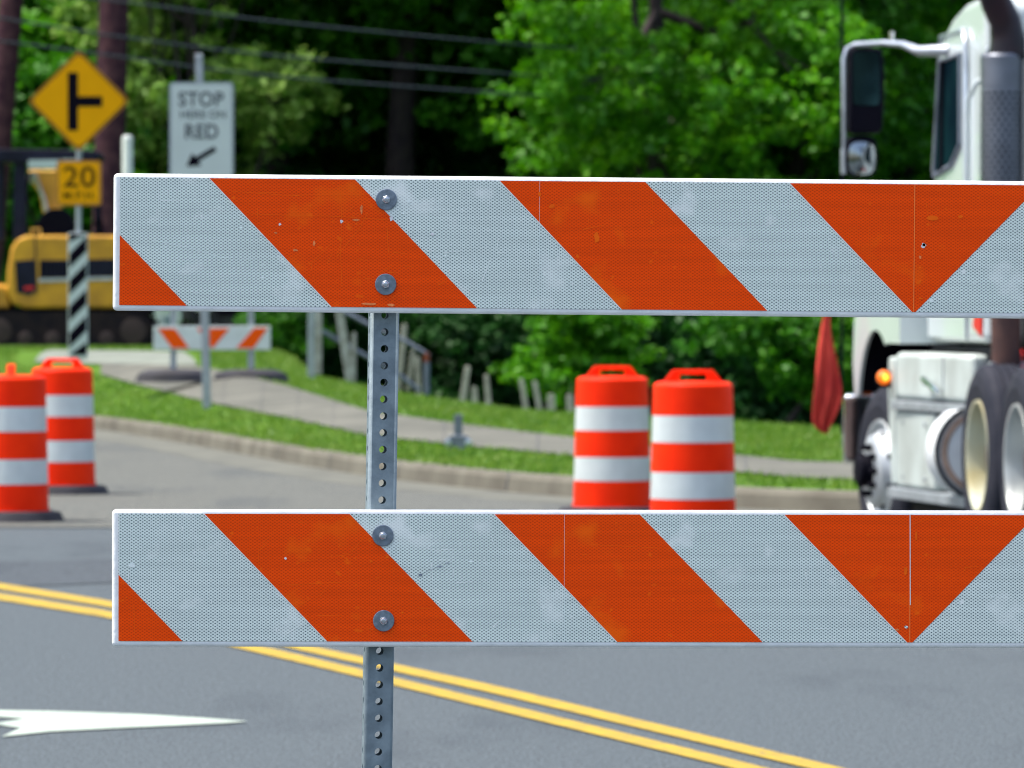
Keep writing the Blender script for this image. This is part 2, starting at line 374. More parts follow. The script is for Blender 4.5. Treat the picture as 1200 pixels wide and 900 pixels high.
def joints():
    mb = MB(); acc = 0.; last = None
    for i in range(1, len(kp)-1):
        acc += float(np.linalg.norm(kp[i]-kp[i-1]))
        if -9 < kp[i, 0] < 9 and acc > 2.9:
            acc = 0.; c = kp[i]; d_ = dd[i]*.011; nn = kn[i]; z0 = float(RZ(*c))
            prof = [(-.60, .0125), (-.016, .0165), (-.004, .111), (.016, .1475), (.17, .1505)]
            v = [(c[0]+nn[0]*o+sg*d_[0], c[1]+nn[1]*o+sg*d_[1], z+z0) for sg in (-1, 1) for o, z in prof]
            mb.add(v, [(k, k+1, 6+k, 5+k) for k in range(4)], 'chip_dark')
    return struct(mb.build('kerb_joint'))
joints()
# terrain beyond the kerb
def terrain():
    ds = np.concatenate([np.arange(0, 30, .5), np.arange(30, 90, 1.5), np.arange(90, 400, 15)])
    base = kp + kn*.09; n = len(base); m = len(ds)
    X = np.repeat(base[:, 0][:, None], m, 1); Y = base[:, 1][:, None] + ds[None]
    Z = Hf(X, Y); Z[:, 0] = .137; Z = Z + RZ(X, Y)
    mb = MB(); vs = [(X[i, j], Y[i, j], Z[i, j]) for i in range(n) for j in range(m)]
    def fs(j0, j1): return [(i*m+j, (i+1)*m+j, (i+1)*m+j+1, i*m+j+1) for i in range(n-1) for j in range(j0, j1)]
    mb.v = vs; a, b, cc_ = mb.mi('grass'), mb.mi('forest_floor'), mb.mi('vines')
    for i in range(n-1):
        for j in range(m-1):
            mb.f.append((i*m+j, (i+1)*m+j, (i+1)*m+j+1, i*m+j+1)); y = Y[i, j]
            mb.m.append(cc_ if (y > 100 and X[i, j] < -5) else b if (y > 86 and X[i, j] > -5) else a); mb.sm.append(True)
    return struct(mb.build('grass_verge'))
terrain()
# ground and roads
struct(MB().box(-400, 400, -300, 400, -1.2, -.9, 'forest_floor').build('ground'))
def road():
    mb = MB(); n = len(kp); q = kp + kn*(-.02)
    v = [(x, -40, 0) for x in q[:, 0]] + [(x, min(30, y-3), 0) for x, y in q]
    mb.add(v, [(i, i+1, n+i+1, n+i) for i in range(n-1)], 'asphalt')
    K = 24; v = []
    for x, y in q:
        y0 = min(30, y-3)
        for k in range(K): yy = y0+(y-y0)*k/(K-1); v.append((x, yy, float(RZ(x, yy))))
    mb.add(v, [(i*K+k, (i+1)*K+k, (i+1)*K+k+1, i*K+k+1) for i in range(n-1) for k in range(K-1)], 'asphalt')
    return struct(mb.build('road'))
road()
def side_road():
    mb = MB(); q = kp + kn*(-.58); n = len(q)
    K = 14; v = []
    for x, y in q:
        y0 = min(36.3 + .05*x - .6*math.sin(x*.21), y-.02)
        for k in range(K): yy = y0+(y-y0)*k/(K-1); v.append((x, yy, .006+float(RZ(x, yy))))
    mb.add(v, [(i*K+k, (i+1)*K+k, (i+1)*K+k+1, i*K+k+1) for i in range(n-1) for k in range(K-1)], 'asphalt_warm'); return struct(mb.build('side_road'))
side_road()
def pixpoly(name, pts, z, m):
    mb = MB(); v = [Gz(x, y, z) for x, y in pts]; mb.add(v, [tuple(range(len(v)))[::-1]], m); return struct(mb.build(name))
def resample(pts, n):
    pts = np.array(pts, float); d = np.r_[0, np.cumsum(np.linalg.norm(np.diff(pts, axis=0), axis=1))]
    t = np.linspace(0, d[-1], n); return np.stack([np.interp(t, d, pts[:, 0]), np.interp(t, d, pts[:, 1])], 1)
def ribbon(name, top, bot, z, m):
    N = 60; a = resample(top, N); b = resample(bot, N); mb = MB()
    v = [Gz(x, y, z) for x, y in a] + [Gz(x, y, z) for x, y in b]
    mb.add(v, [(N+i, N+i+1, i+1, i) for i in range(N-1)], m); return struct(mb.build(name))
ribbon('yellow_line', [(-300, 633), (0, 683), (130, 704), (380, 760), (580, 803), (960, 893), (1250, 965)],
       [(-300, 640), (0, 690.5), (130, 711.5), (380, 768), (580, 812.5), (960, 903), (1250, 979)], .005, 'paint_yellow')
ribbon('yellow_line', [(-300, 645), (0, 695), (130, 716), (380, 774), (580, 822), (860, 890), (1200, 975)],
       [(-300, 652), (0, 703), (130, 724), (380, 783), (580, 831.5), (860, 900), (1200, 989)], .005, 'paint_yellow')
pixpoly('white_arrow', [(-260, 838), (-120, 829), (-40, 831), (60, 833), (150, 836), (230, 840.5), (291, 845), (262, 847.5), (150, 852.5), (60, 857), (2, 863), (24, 853), (-10, 848), (28, 842), (-30, 838), (-60, 845), (-260, 845)], .005, 'paint_white')
def blot(cx, cy, rx, ry, seed):
    r = random.Random(seed); pts = []
    for k in range(26):
        t = 2*PI*k/26; q = 1 + .22*r.uniform(-1, 1); pts.append((cx + rx*q*math.cos(t), cy + ry*q*math.sin(t)))
    return pts
pixpoly('darker_asphalt', blot(40, 670, 190, 15, 1), .004, 'asphalt_dark')  # irregular area of slightly darker road colour


def loft_on_ground(name, near, far, m, lift=.02, N=70, K=6):
    a = resample(near, N); b = resample(far, N); mb = MB(); v = []
    A = [G(*p) for p in a]; B = [G(*p) for p in b]
    for i in range(N):
        for k in range(K):
            q = A[i].lerp(B[i], k/(K-1)); v.append((q.x, q.y, float(Hf(q.x, q.y)) + lift))
    mb.add(v, [(i*K+k, i*K+k+1, (i+1)*K+k+1, (i+1)*K+k) for i in range(N-1) for k in range(K-1)], m, True)
    return struct(mb.build(name))
near = [(1330, 577), (1190, 571), (930, 562), (670, 536), (528, 523), (430, 512), (340, 492), (242, 473), (160, 452), (118, 440)]
far = [(1330, 557), (1190, 551), (930, 543), (670, 515), (540, 499), (430, 483), (340, 455), (278, 439), (225, 430), (118, 427)]
loft_on_ground('sidewalk', near, far, 'path')
def path_joints():
    A = resample(near, 400); B = resample(far, 400); mb = MB(); prev = G(*A[0]); acc = 0
    for i in range(1, 400):
        p = G(*A[i]); acc += (p-prev).length; prev = p
        if acc > 2.6:
            acc = 0; q = G(*B[i]); dr = (G(*A[max(i-3, 0)])-p); dr = dr.normalized()*.012; v = []
            for k in range(5):
                c = p.lerp(q, k/4); z = float(Hf(c.x, c.y))+.0245
                v += [(c.x-dr.x, c.y-dr.y, z), (c.x+dr.x, c.y+dr.y, z)]
            mb.add(v, [(2*k, 2*k+1, 2*k+3, 2*k+2) for k in range(4)], 'chip_dark')
    return struct(mb.build('sidewalk_joint'))
path_joints()
loft_on_ground('concrete_pad', [(232, 429), (100, 427), (40, 425)], [(215, 413), (110, 411.5), (60, 411)], 'pad', .015, 20, 4)

# grass blades
def grass():
    rng = np.random.default_rng(3)
    n = 170000
    # denser where the verge is seen
    ys = 38 + (rng.random(n)**.8)*56; px = rng.uniform(-80, 1330, n); xs = (px-600)/F*ys
    ok = ys > Yk(xs)+.35
    xs, ys = xs[ok], ys[ok]
    # keep off the path and pad
    from bisect import bisect
    zz = Hf(xs, ys); c, s_ = math.cos(PITCH), math.sin(PITCH)
    # project to the picture to know where the path lies (path outline was measured there)
    yy = ys*c - (zz-H0)*s_; up = ys*s_ + (zz-H0)*c
    pxx = 600 + F*xs/yy; pyy = 450 - F*up/yy
    ne = np.array(near[::-1], float); fa = np.array(far[::-1], float)
    nf = np.interp(pxx, ne[:, 0], ne[:, 1]); ff = np.interp(pxx, fa[:, 0], fa[:, 1])
    on = (pyy < nf-.3) & (pyy > ff+1) & (pxx > 100)
    on |= (pxx > 20) & (pxx < 235) & (pyy < 430) & (pyy > 411)
    xs, ys, zz = xs[~on], ys[~on], zz[~on]; n = len(xs)
    tall = np.where(ys > Yk(xs)+16, 1.3, .9)
    h = rng.uniform(.025, .06, n)*tall; wd = rng.uniform(.012, .022, n)
    a = rng.uniform(0, 2*PI, n); lx = rng.normal(0, .03, n)*tall; ly = rng.normal(0, .03, n)*tall
    v = np.zeros((n, 3, 3)); ca, sa = np.cos(a)*wd, np.sin(a)*wd
    v[:, 0] = np.stack([xs-ca, ys-sa, zz-.01], 1); v[:, 1] = np.stack([xs+ca, ys+sa, zz-.01], 1); v[:, 2] = np.stack([xs+lx, ys+ly, zz+h], 1)
    me = bpy.data.meshes.new('grass'); me.vertices.add(n*3); me.vertices.foreach_set('co', v.ravel())
    me.loops.add(n*3); me.loops.foreach_set('vertex_index', np.arange(n*3, dtype=np.int32)); me.polygons.add(n)
    me.polygons.foreach_set('loop_start', np.arange(0, n*3, 3, dtype=np.int32)); me.polygons.foreach_set('loop_total', np.full(n, 3, np.int32))
    me.update(); me.validate(); me.materials.append(M['blade'])
    o = bpy.data.objects.new('grass', me); COL.objects.link(o)
    tag(o, 'short green grass on the verge beyond the kerb', 'grass', kind='stuff')
grass()

# ------------------------------------------------------------------ trees
def leaf_mesh(name, blobs, n_clump, n_leaf, size, m, seed, clump_r=.32, shell=.55, droop=.0):
    """blobs: list of (cx,cy,cz,rx,ry,rz,weight). Leaf-sized faces gathered in clumps through an uneven crown."""
    rng = np.random.default_rng(seed)
    w_ = np.array([b[6] for b in blobs], float); w_ /= w_.sum(); ids = rng.choice(len(blobs), n_clump, p=w_)
    d = rng.normal(size=(n_clump, 3)); d /= np.linalg.norm(d, axis=1)[:, None]
    rr = shell + (1-shell)*rng.random(n_clump)**.7
    B = np.array([b[:6] for b in blobs])[ids]
    c = B[:, :3] + d*B[:, 3:]*rr[:, None] + rng.normal(0, .12, (n_clump, 3))
    cr = clump_r*rng.uniform(.55, 1.35, n_clump)
    N = n_clump*n_leaf; ci = np.repeat(np.arange(n_clump), n_leaf)
    o = rng.normal(size=(N, 3)); o /= np.linalg.norm(o, axis=1)[:, None]; o *= (rng.random(N)**.45)[:, None]; o[:, 2] *= .6
    p = c[ci] + o*cr[ci][:, None]
    nrm = rng.normal(size=(N, 3))*.65 + np.array([0, -.1, .75]) + o*.6; nrm /= np.linalg.norm(nrm, axis=1)[:, None]
    t = rng.normal(size=(N, 3)); t -= nrm*np.sum(t*nrm, 1)[:, None]; t /= np.linalg.norm(t, axis=1)[:, None]; b = np.cross(nrm, t)
    s = size*rng.uniform(.6, 1.3, N)[:, None]
    v = np.stack([p - t*s*.55, p + b*s*.38 + t*s*.05, p + t*s*.6 - nrm*s*.15, p - b*s*.38 + t*s*.05], 1)
    me = bpy.data.meshes.new(name); me.vertices.add(N*4); me.vertices.foreach_set('co', v.ravel())
    me.loops.add(N*4); me.loops.foreach_set('vertex_index', np.arange(N*4, dtype=np.int32)); me.polygons.add(N)
    me.polygons.foreach_set('loop_start', np.arange(0, N*4, 4, dtype=np.int32)); me.polygons.foreach_set('loop_total', np.full(N, 4, np.int32))
    me.update(); me.materials.append(M[m]); return me
def rand_blobs(seed, n, cx, cy, cz, R_, Rz, r0, r1):
    r = random.Random(seed); out = []
    for i in range(n):
        a = r.uniform(0, 2*PI); q = r.random()**.5; z = r.uniform(-1, 1)
        k = math.sqrt(max(0, 1-z*z*.8)); b = r.uniform(r0, r1)
        out.append((cx+math.cos(a)*q*R_*k, cy+math.sin(a)*q*R_*k, cz+z*Rz, b, b, b*.75, b*b))
    return out
def trunk_mesh(name, h, r, blobs, seed):
    rd = random.Random(seed); mb = MB(); pts = []; x = y = 0
    for i in range(7):
        pts.append((x, y, h*i/6 - .3)); x += rd.uniform(-.12, .12); y += rd.uniform(-.12, .12)
    mb.tube(pts, [r*(1.25 if i == 0 else 1-.12*i) for i in range(7)], 'bark', 9)
    for b in rd.sample(blobs, min(len(blobs), 14)):
        s = pts[rd.randint(2, 5)]; e = Vector(b[:3]); s = Vector(s)
        mid = s.lerp(e, .5) + Vector((rd.uniform(-.3, .3), rd.uniform(-.3, .3), -.25))
        mb.tube([s, mid, e], [r*.4, r*.22, r*.07], 'bark', 6)
        for q in range(2):
            f = e + Vector((rd.uniform(-1, 1), rd.uniform(-1, 1), rd.uniform(-.4, .8)))*b[3]*.8
            mb.tube([mid.lerp(e, .6), f], [r*.12, r*.03], 'bark', 5)
    o = mb.build(name); me = o.data; bpy.data.objects.remove(o); return me
CROWN = {}
def proto(key, m, seed, n, cz, R_, Rz, r0, r1, ncl, nlf, size, cr, h, tr):
    bl = rand_blobs(seed, n, 0, 0, cz, R_, Rz, r0, r1)
    CROWN[key] = (leaf_mesh('crown', bl, ncl, nlf, size, m, seed, cr), trunk_mesh('trunk', h, tr, bl, seed))
proto('bright', 'leaf_bright', 11, 30, 8.0, 3.4, 4.6, .9, 1.7, 1500, 34, .15, .34, 10, .22)
proto('mid', 'leaf_mid', 12, 30, 8.0, 3.4, 5.6, 1.0, 1.8, 1500, 32, .16, .38, 11, .24)
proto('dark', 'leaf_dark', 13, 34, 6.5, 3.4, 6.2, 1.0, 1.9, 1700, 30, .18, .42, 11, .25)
proto('yellow', 'leaf_yellow', 14, 22, 5.2, 2.0, 2.6, .5, 1.0, 700, 30, .13, .26, 6, .12)
proto('shrub', 'leaf_mid', 15, 14, 1.1, 1.0, .8, .4, .8, 420, 30, .11, .24, 1.2, .05)
proto('shrub_dark', 'leaf_shaded', 16, 16, 1.3, 1.3, 1.0, .5, .9, 520, 30, .13, .28, 1.4, .06)
proto('shrub_bright', 'leaf_bright', 17, 12, .8, .8, .55, .3, .6, 300, 30, .11, .2, 1.0, .04)
LM = [(-90, 'beyond the left photo edge'), (0, 'behind the leaning left pole'), (60, 'behind the yellow diamond sign'), (125, 'behind the upright utility pole'), (180, 'between the upright pole and the white sign'),
      (240, 'behind the white stop sign'), (300, 'just right of the white stop sign'), (365, 'behind the bare grey post'), (430, 'behind the tall foreground post'), (490, 'behind the rusty end of the railing'),
      (545, 'behind the tallest of the stakes'), (600, 'where the overhead wires end'), (655, 'behind the last stumps of stakes'), (715, 'above the left drum of the right pair'), (765, 'above the gap of the right drums'), (815, 'above the right drum of the right pair'),
      (870, 'just right of the right drums'), (925, 'between the drums and the red flag'), (970, 'behind the red flag'), (1015, 'behind the truck mirrors'), (1065, 'between truck mirror and cab'), (1110, 'behind the truck cab window'), (1165, 'behind the exhaust stack'), (1260, 'beyond the right photo edge')]
USED = set()
def uniq(prefix, X, Y):
    px = 600 + F*X/Y
    for q, nm in sorted(LM, key=lambda a: abs(a[0]-px)):
        if (prefix, nm) not in USED: USED.add((prefix, nm)); return prefix + ' ' + nm
    return prefix + ' amid the others'

def tree(key, name, X, Y, sc, label, cat, group, rz=None, z=None, trunk=True):
    zz = float(Hf(X, Y)) if z is None else z
    if label.startswith('*'): label = uniq(label[1:], X, Y)
    t = thing(name, label, cat, (X, Y, zz - .05), R.uniform(0, 6.28) if rz is None else rz, group)
    t.scale = (sc, sc, sc)
    cm, tm = CROWN[key]
    for nm, me in (('crown', cm), ('trunk', tm)):
        o = bpy.data.objects.new(nm, me); COL.objects.link(o); o.parent = t
    return t
def at(px, Y): return (px-600)/F*Y
GT = 'trees of the dark wood behind the road'
# bright trees at the wood's edge
tree('bright', 'maple_tree', at(770, 100), 100, 1.0, 'large bright green leafy tree at the wood edge behind the two right drums', 'tree', 'trees along the wood edge', 1.0, 0)
tree('bright', 'maple_tree', at(1060, 108), 108, 1.0, 'bright green tree behind the white truck and its mirror', 'tree', 'trees along the wood edge', 3.1, .2)
tree('mid', 'leafy_tree', at(930, 106), 106, .95, 'mid green tree between the big bright tree and the truck', 'tree', 'trees along the wood edge', 2.2, .2)
tree('yellow', 'young_tree', at(240, 106), 106, 1.25, 'pale yellow green young tree behind the stop here on red sign', 'tree', 'trees along the wood edge', .4, None)
tree('mid', 'leafy_tree', at(400, 116), 116, .9, 'mid green tree in the wood right of the pale yellow tree', 'tree', 'trees along the wood edge', 4.2, None)
tree('bright', 'hill_tree', at(60, 134), 134, .8, 'bright green tree on the slope behind the yellow diamond sign', 'tree', 'trees on the left slope', 5.1, None)
tree('bright', 'hill_tree', at(-90, 130), 130, .85, 'bright green tree on the slope left of the leaning utility pole', 'tree', 'trees on the left slope', 2.1, None)
# dark wood
k = 0
for row, (Y0, step, off) in enumerate(((121, 3.4, 0), (129, 3.8, 1.6), (138, 4.6, .7))):
    X = -17 + off
    while X < 17:
        y = Y0 + R.uniform(-1.5, 1.5)
        if X < -5.8: X += step; continue
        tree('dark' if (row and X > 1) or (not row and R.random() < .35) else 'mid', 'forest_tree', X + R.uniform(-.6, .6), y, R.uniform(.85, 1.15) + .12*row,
             '*dark %s-row forest tree' % ('front', 'middle', 'back')[row], 'tree', GT)
        X += step; k += 1
for X, Y in ((-4.4, 112.5), (-2.0, 110), (1., 111), (4.5, 112.5), (8.5, 113)):   # tall trees added to shade the wood, crowns above the frame
    tree('mid', 'shading_tree', X, Y, 1.28, '*tall wood-edge tree, its trunk', 'tree', 'tall trees added to shade the wood', None, .3+2.0)
for px, Y, sc in ((430, 104, 1.), (490, 107, 1.2), (560, 103, .9), (620, 108, 1.3), (760, 104, 1.2), (820, 99, 1.), (890, 97, 1.1), (950, 100, 1.3), (1040, 100, 1.2), (370, 108, 1.3),
                  (700, 110, 1.5), (880, 110, 1.6), (1110, 108, 1.7), (540, 113, 1.9), (450, 115, 1.9), (990, 112, 1.9), (330, 112, 1.6)):
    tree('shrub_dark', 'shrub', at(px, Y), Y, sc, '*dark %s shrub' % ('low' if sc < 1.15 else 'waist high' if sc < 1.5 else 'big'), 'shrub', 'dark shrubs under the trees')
tree('shrub_bright', 'sapling', at(690, 92), 92, 1.0, 'bright green bushy sapling directly left of the two right drums', 'shrub', None, 1., .05)
tree('shrub_bright', 'sapling', at(640, 93), 93, .6, 'small bright green sapling behind the last two stake stumps', 'shrub', None, 2.5, 0)
tree('shrub', 'shrub', at(925, 88), 88, .95, 'mid green shrub on the grass between the drums and the red flag', 'shrub', None, .3, 0)
for px, Y, sc in ((20, 106, 1.7), (110, 108, 1.6), (190, 104, 1.2), (300, 102, 1.), (-60, 106, 1.8), (340, 98, .6)):
    tree('shrub', 'slope_shrub', at(px, Y), Y, sc, '*mid green slope shrub', 'shrub', 'shrubs behind the excavator')
for px, Y, sc in ((-90, 116, 2.6), (-20, 115, 2.5), (50, 114, 2.4), (110, 117, 2.4), (10, 122, 2.8), (90, 124, 2.6), (160, 122, 2.2), (60, 129, 3.), (-30, 128, 3.), (120, 130, 3.), (30, 135, 3.2), (80, 112, 1.7), (30, 110, 1.6), (-20, 109, 1.6), (140, 112, 1.6), (190, 118, 2.2), (90, 135, 3.4), (-40, 136, 3.4)):
    tree('shrub_bright', 'hill_shrub', at(px, Y), Y, sc, '*bright %s hill bush' % ('lower' if Y < 120 else 'upper'), 'shrub', 'bright bushes on the left hill')

# ------------------------------------------------------------------ FOREGROUND BARRICADE
D = 9.02
def clip_x(poly, x, keep_less):
    out = []; n = len(poly)
    for i in range(n):
        a, b = poly[i], poly[(i+1) % n]
        ia = (a[0] <= x) == keep_less or a[0] == x; ib = (b[0] <= x) == keep_less or b[0] == x
        if ia: out.append(a)
        if ia != ib:
            t = (x-a[0])/(b[0]-a[0]); out.append((x, a[1]+t*(b[1]-a[1])))
    return out
bar = thing('road_barricade', 'large orange and white striped two-board road barricade in the foreground', 'barricade', (at(446, D), D, 0))
s0 = 1/776.
bx = bar.location
def W2L(v): return Vector(v) - Vector(bx)
def board(px, py, wpx, hpx, ang, seams, top0, bolts, chips, polys):
    """px,py: upper left corner in the picture. Local frame: x right, z up from that corner, front at y=0."""
    mb = MB(); Wd = wpx*s0; Hd = hpx*s0; T = .026
    mb.box(0, Wd, 0, T, -Hd, 0, 'white_plastic')
    o = mb.build('rail_board', bar, bevel=.0065, seg=4); c = P(px, py, D-.026); o.location = W2L(c); o.rotation_euler = (0, ang, 0)
    st = MB(); cxp = wpx/2; b0, b1 = 4.8, hpx-6.6; a0 = 8.
    def quad(pts, m, y): st.add([(a*s0, y, -b*s0) for a, b in pts], [tuple(range(len(pts)))], m)
    # narrow plain margin then patterned field
    quad([(a0, b0), (a0, b1), (wpx-a0, b1), (wpx-a0, b0)], 'sheet_white', -.0010)
    kk = -1
    while True:
        t = top0 + 339*kk; kk += 1
        sl = (b1-b0)*.965
        pl = [(t, b0), (t+sl, b1), (t+170+sl, b1), (t+170, b0)]
        if t > cxp: break
        pl = clip_x(pl, a0, False)
        pl = clip_x(pl, cxp, True) if pl else pl
        if len(pl) >= 3:
            quad(pl, 'sheet_orange', -.0014)
            quad([(wpx-a, b) for a, b in pl][::-1], 'sheet_orange', -.0014)
            # pale bleeding line on the left cut of the stripe
        if t + 0 > a0:
            quad([(t-.9, b0), (t-.9+sl, b1), (t+.2+sl, b1), (t+.2, b0)], 'sheet_pale', -.0016)
    for a, m in seams:
        g = .13 if m == 'seam_white' else .42
        quad([(a-g, b0), (a-g, b1), (a+g, b1), (a+g, b0)], m, -.0017)
    for (a, b, ra, rb, m) in chips:
        rd = random.Random(int(a*13+b)); pts = []
        for q in range(9):
            t = 2*PI*q/9; g = rd.uniform(.65, 1.2); kq = .42 if m in ('sheet_pale', 'orange_pale') else .72; pts.append((a+ra*kq*g*math.cos(t), b-rb*kq*g*math.sin(t)))
        quad(pts[::-1], m, -.0019)
    for (line, wd, m) in polys:
        wd *= .7
        for (p, q) in zip(line, line[1:]):
            d = Vector((q[0]-p[0], q[1]-p[1])).normalized(); nn = Vector((-d.y, d.x))*wd/2
            quad([(p[0]+nn.x, p[1]+nn.y), (q[0]+nn.x, q[1]+nn.y), (q[0]-nn.x, q[1]-nn.y), (p[0]-nn.x, p[1]-nn.y)], m, -.0018)
    rd = random.Random(int(py))
    for _ in range(80):
        a = rd.uniform(14, wpx/2+120) if rd.random() < .45 else rd.gauss(300, 80); b = rd.uniform(b0+6, b1-8); ln = rd.uniform(5, 34)*rd.random()+3; an = rd.choice([rd.gauss(0, .15), rd.gauss(1.5, .15), rd.gauss(-.8, .3)])
        q = (a+ln*math.cos(an), b+ln*math.sin(an))
        if not (b0+2 < q[1] < b1-2) or a < 12 or q[0] < 12: continue
        def on_or(x_, y_):
            xx = x_ if x_ < cxp else wpx-x_
            return ((xx - top0 - (y_-b0)*.965) % 339) < 170
        if on_or(a, b) != on_or(*q): continue
        m_ = 'orange_pale' if on_or(a, b) else 'sheet_scuff'
        d = Vector((q[0]-a, q[1]-b)).normalized(); nn = Vector((-d.y, d.x))*rd.uniform(.15, .42)
        quad([(a+nn.x, b+nn.y), (q[0]+nn.x*.3, q[1]+nn.y*.3), (q[0]-nn.x*.3, q[1]-nn.y*.3), (a-nn.x, b-nn.y)], m_, -.00175)
    sh = st.build('striped_sheeting', o)
    for (a, b) in bolts:
        bb = MB(); c = (a*s0, -.0, -b*s0)
        bb.lathe([(.0035, -.0042), (.0152, -.0040), (.0160, -.0036), (.0160, -.0020)], 'zinc', 'y', 40, c, False)
        o1 = bb.build('washer', o)
        hx = MB(); r = .0064
        hp = [(c[0]+r*math.cos(PI/3*i+.3), c[2]+r*math.sin(PI/3*i+.3)) for i in range(6)]
        hx.prism(hp, -.0095, -.0044, 'zinc_bright'); hx.lathe([(.0, -.0112), (.0035, -.0108), (.0045, -.0095)], 'zinc_bright', 'y', 16, c)
        hx.build('bolt_head', o, bevel=.0008)
    return o
b1 = board(133, 203, 1872, 160.5, math.radians(.50), [(936, 'seam'), (498, 'seam_white')], 112, [(319, 28), (319, 127)],
      [(267, 54, 2.6, 2.8, 'chip'), (325, 50, 3.2, 4.6, 'chip'), (195, 58, 2.2, 2.2, 'chip'), (213, 88, 4.5, 2.2, 'chip_orange'), (235, 80, 2, 5, 'chip_orange'),
       (290, 40, 2.2, 7, 'chip_orange'), (284, 52, 6, 2, 'chip_orange'), (190, 68, 3, 1.5, 'chip_orange'), (300, 150, 12, 2.2, 'chip_orange'), (326, 151, 7, 2.4, 'chip_orange'),
       (947, 76, 4.5, 4.2, 'chip'), (947.3, 75.5, 2.4, 3., 'chip_dark'), (956, 44, 20, 8, 'orange_pale'), (990, 42, 7, 5, 'orange_pale'), (565, 70, 8, 15, 'orange_pale'), (543, 92, 4, 6, 'orange_pale'),
       (943, 90, 2.5, 3, 'chip_orange'), (943, 102, 2.5, 3, 'orange_pale'), (943, 118, 2.5, 3.5, 'orange_pale'), (944, 138, 7, 3, 'orange_pale'), (512, 34, 9, 7, 'orange_pale'), (498, 20, 4, 8, 'orange_pale'),
       (338, 44, 5, 3, 'sheet_pale'), (345, 30, 7, 5, 'sheet_pale'), (373, 68, 3.5, 2.5, 'chip'), (395, 80, 3, 3, 'sheet_pale'), (388, 93, 4, 3, 'sheet_pale'), (957, 140, 6, 5, 'sheet_pale'), (150, 62, 4, 2, 'sheet_pale'), (175, 120, 5, 2.5, 'sheet_pale')],
      [([(48, 78), (80, 84), (110, 92), (125, 97), (160, 98), (196, 97)], .7, 'sheet_pale'), ([(265, 20), (267, 45), (266, 90), (268, 130)], .7, 'orange_pale'), ([(162, 46), (190, 47), (260, 48), (325, 52)], .7, 'orange_pale'),
       ([(140, 20), (200, 24), (300, 22)], .6, 'orange_pale'), ([(262, 95), (275, 78), (288, 62), (297, 44)], .8, 'orange_pale'), ([(320, 60), (322, 90)], .8, 'orange_pale'), ([(230, 105), (255, 80)], .6, 'orange_pale')])
b2 = board(131, 597, 1866, 160.5, math.radians(.10), [(933, 'seam'), (529, 'seam_white')], 108, [(317, 30), (318, 129.5)],
      [(203, 57, 2.2, 2.2, 'chip'), (929, 136, 3.4, 3.2, 'sheet_white'), (918, 139, 4, 2, 'chip_orange'), (361, 76, 4.2, 3.2, 'zinc'), (384, 66, 6, 1.6, 'sign_grey'), (392, 62, 5, 1.2, 'sign_grey'), (35, 107, 3.4, 3, 'orange_pale'), (17, 103, 2.5, 2, 'orange_pale'),
       (303, 60, 5, 4, 'orange_pale'), (322, 55, 5, 4, 'orange_pale'), (340, 120, 4, 3, 'orange_pale'), (928, 70, 5, 12, 'orange_pale'), (940, 30, 2.5, 14, 'orange_pale'), (24, 65, 10, 8, 'sheet_pale'), (420, 60, 8, 3, 'sheet_pale'), (1030, 100, 6, 3, 'sheet_pale')],
      [([(26, 112), (27, 145)], .7, 'orange_pale'), ([(933, 5), (933.5, 110)], 1.5, 'chip'), ([(361, 76), (372, 70), (384, 66)], .6, 'sign_grey'), ([(196, 86), (200, 88), (280, 84)], .6, 'orange_pale'), ([(560, 40), (640, 44)], .6, 'orange_pale')])
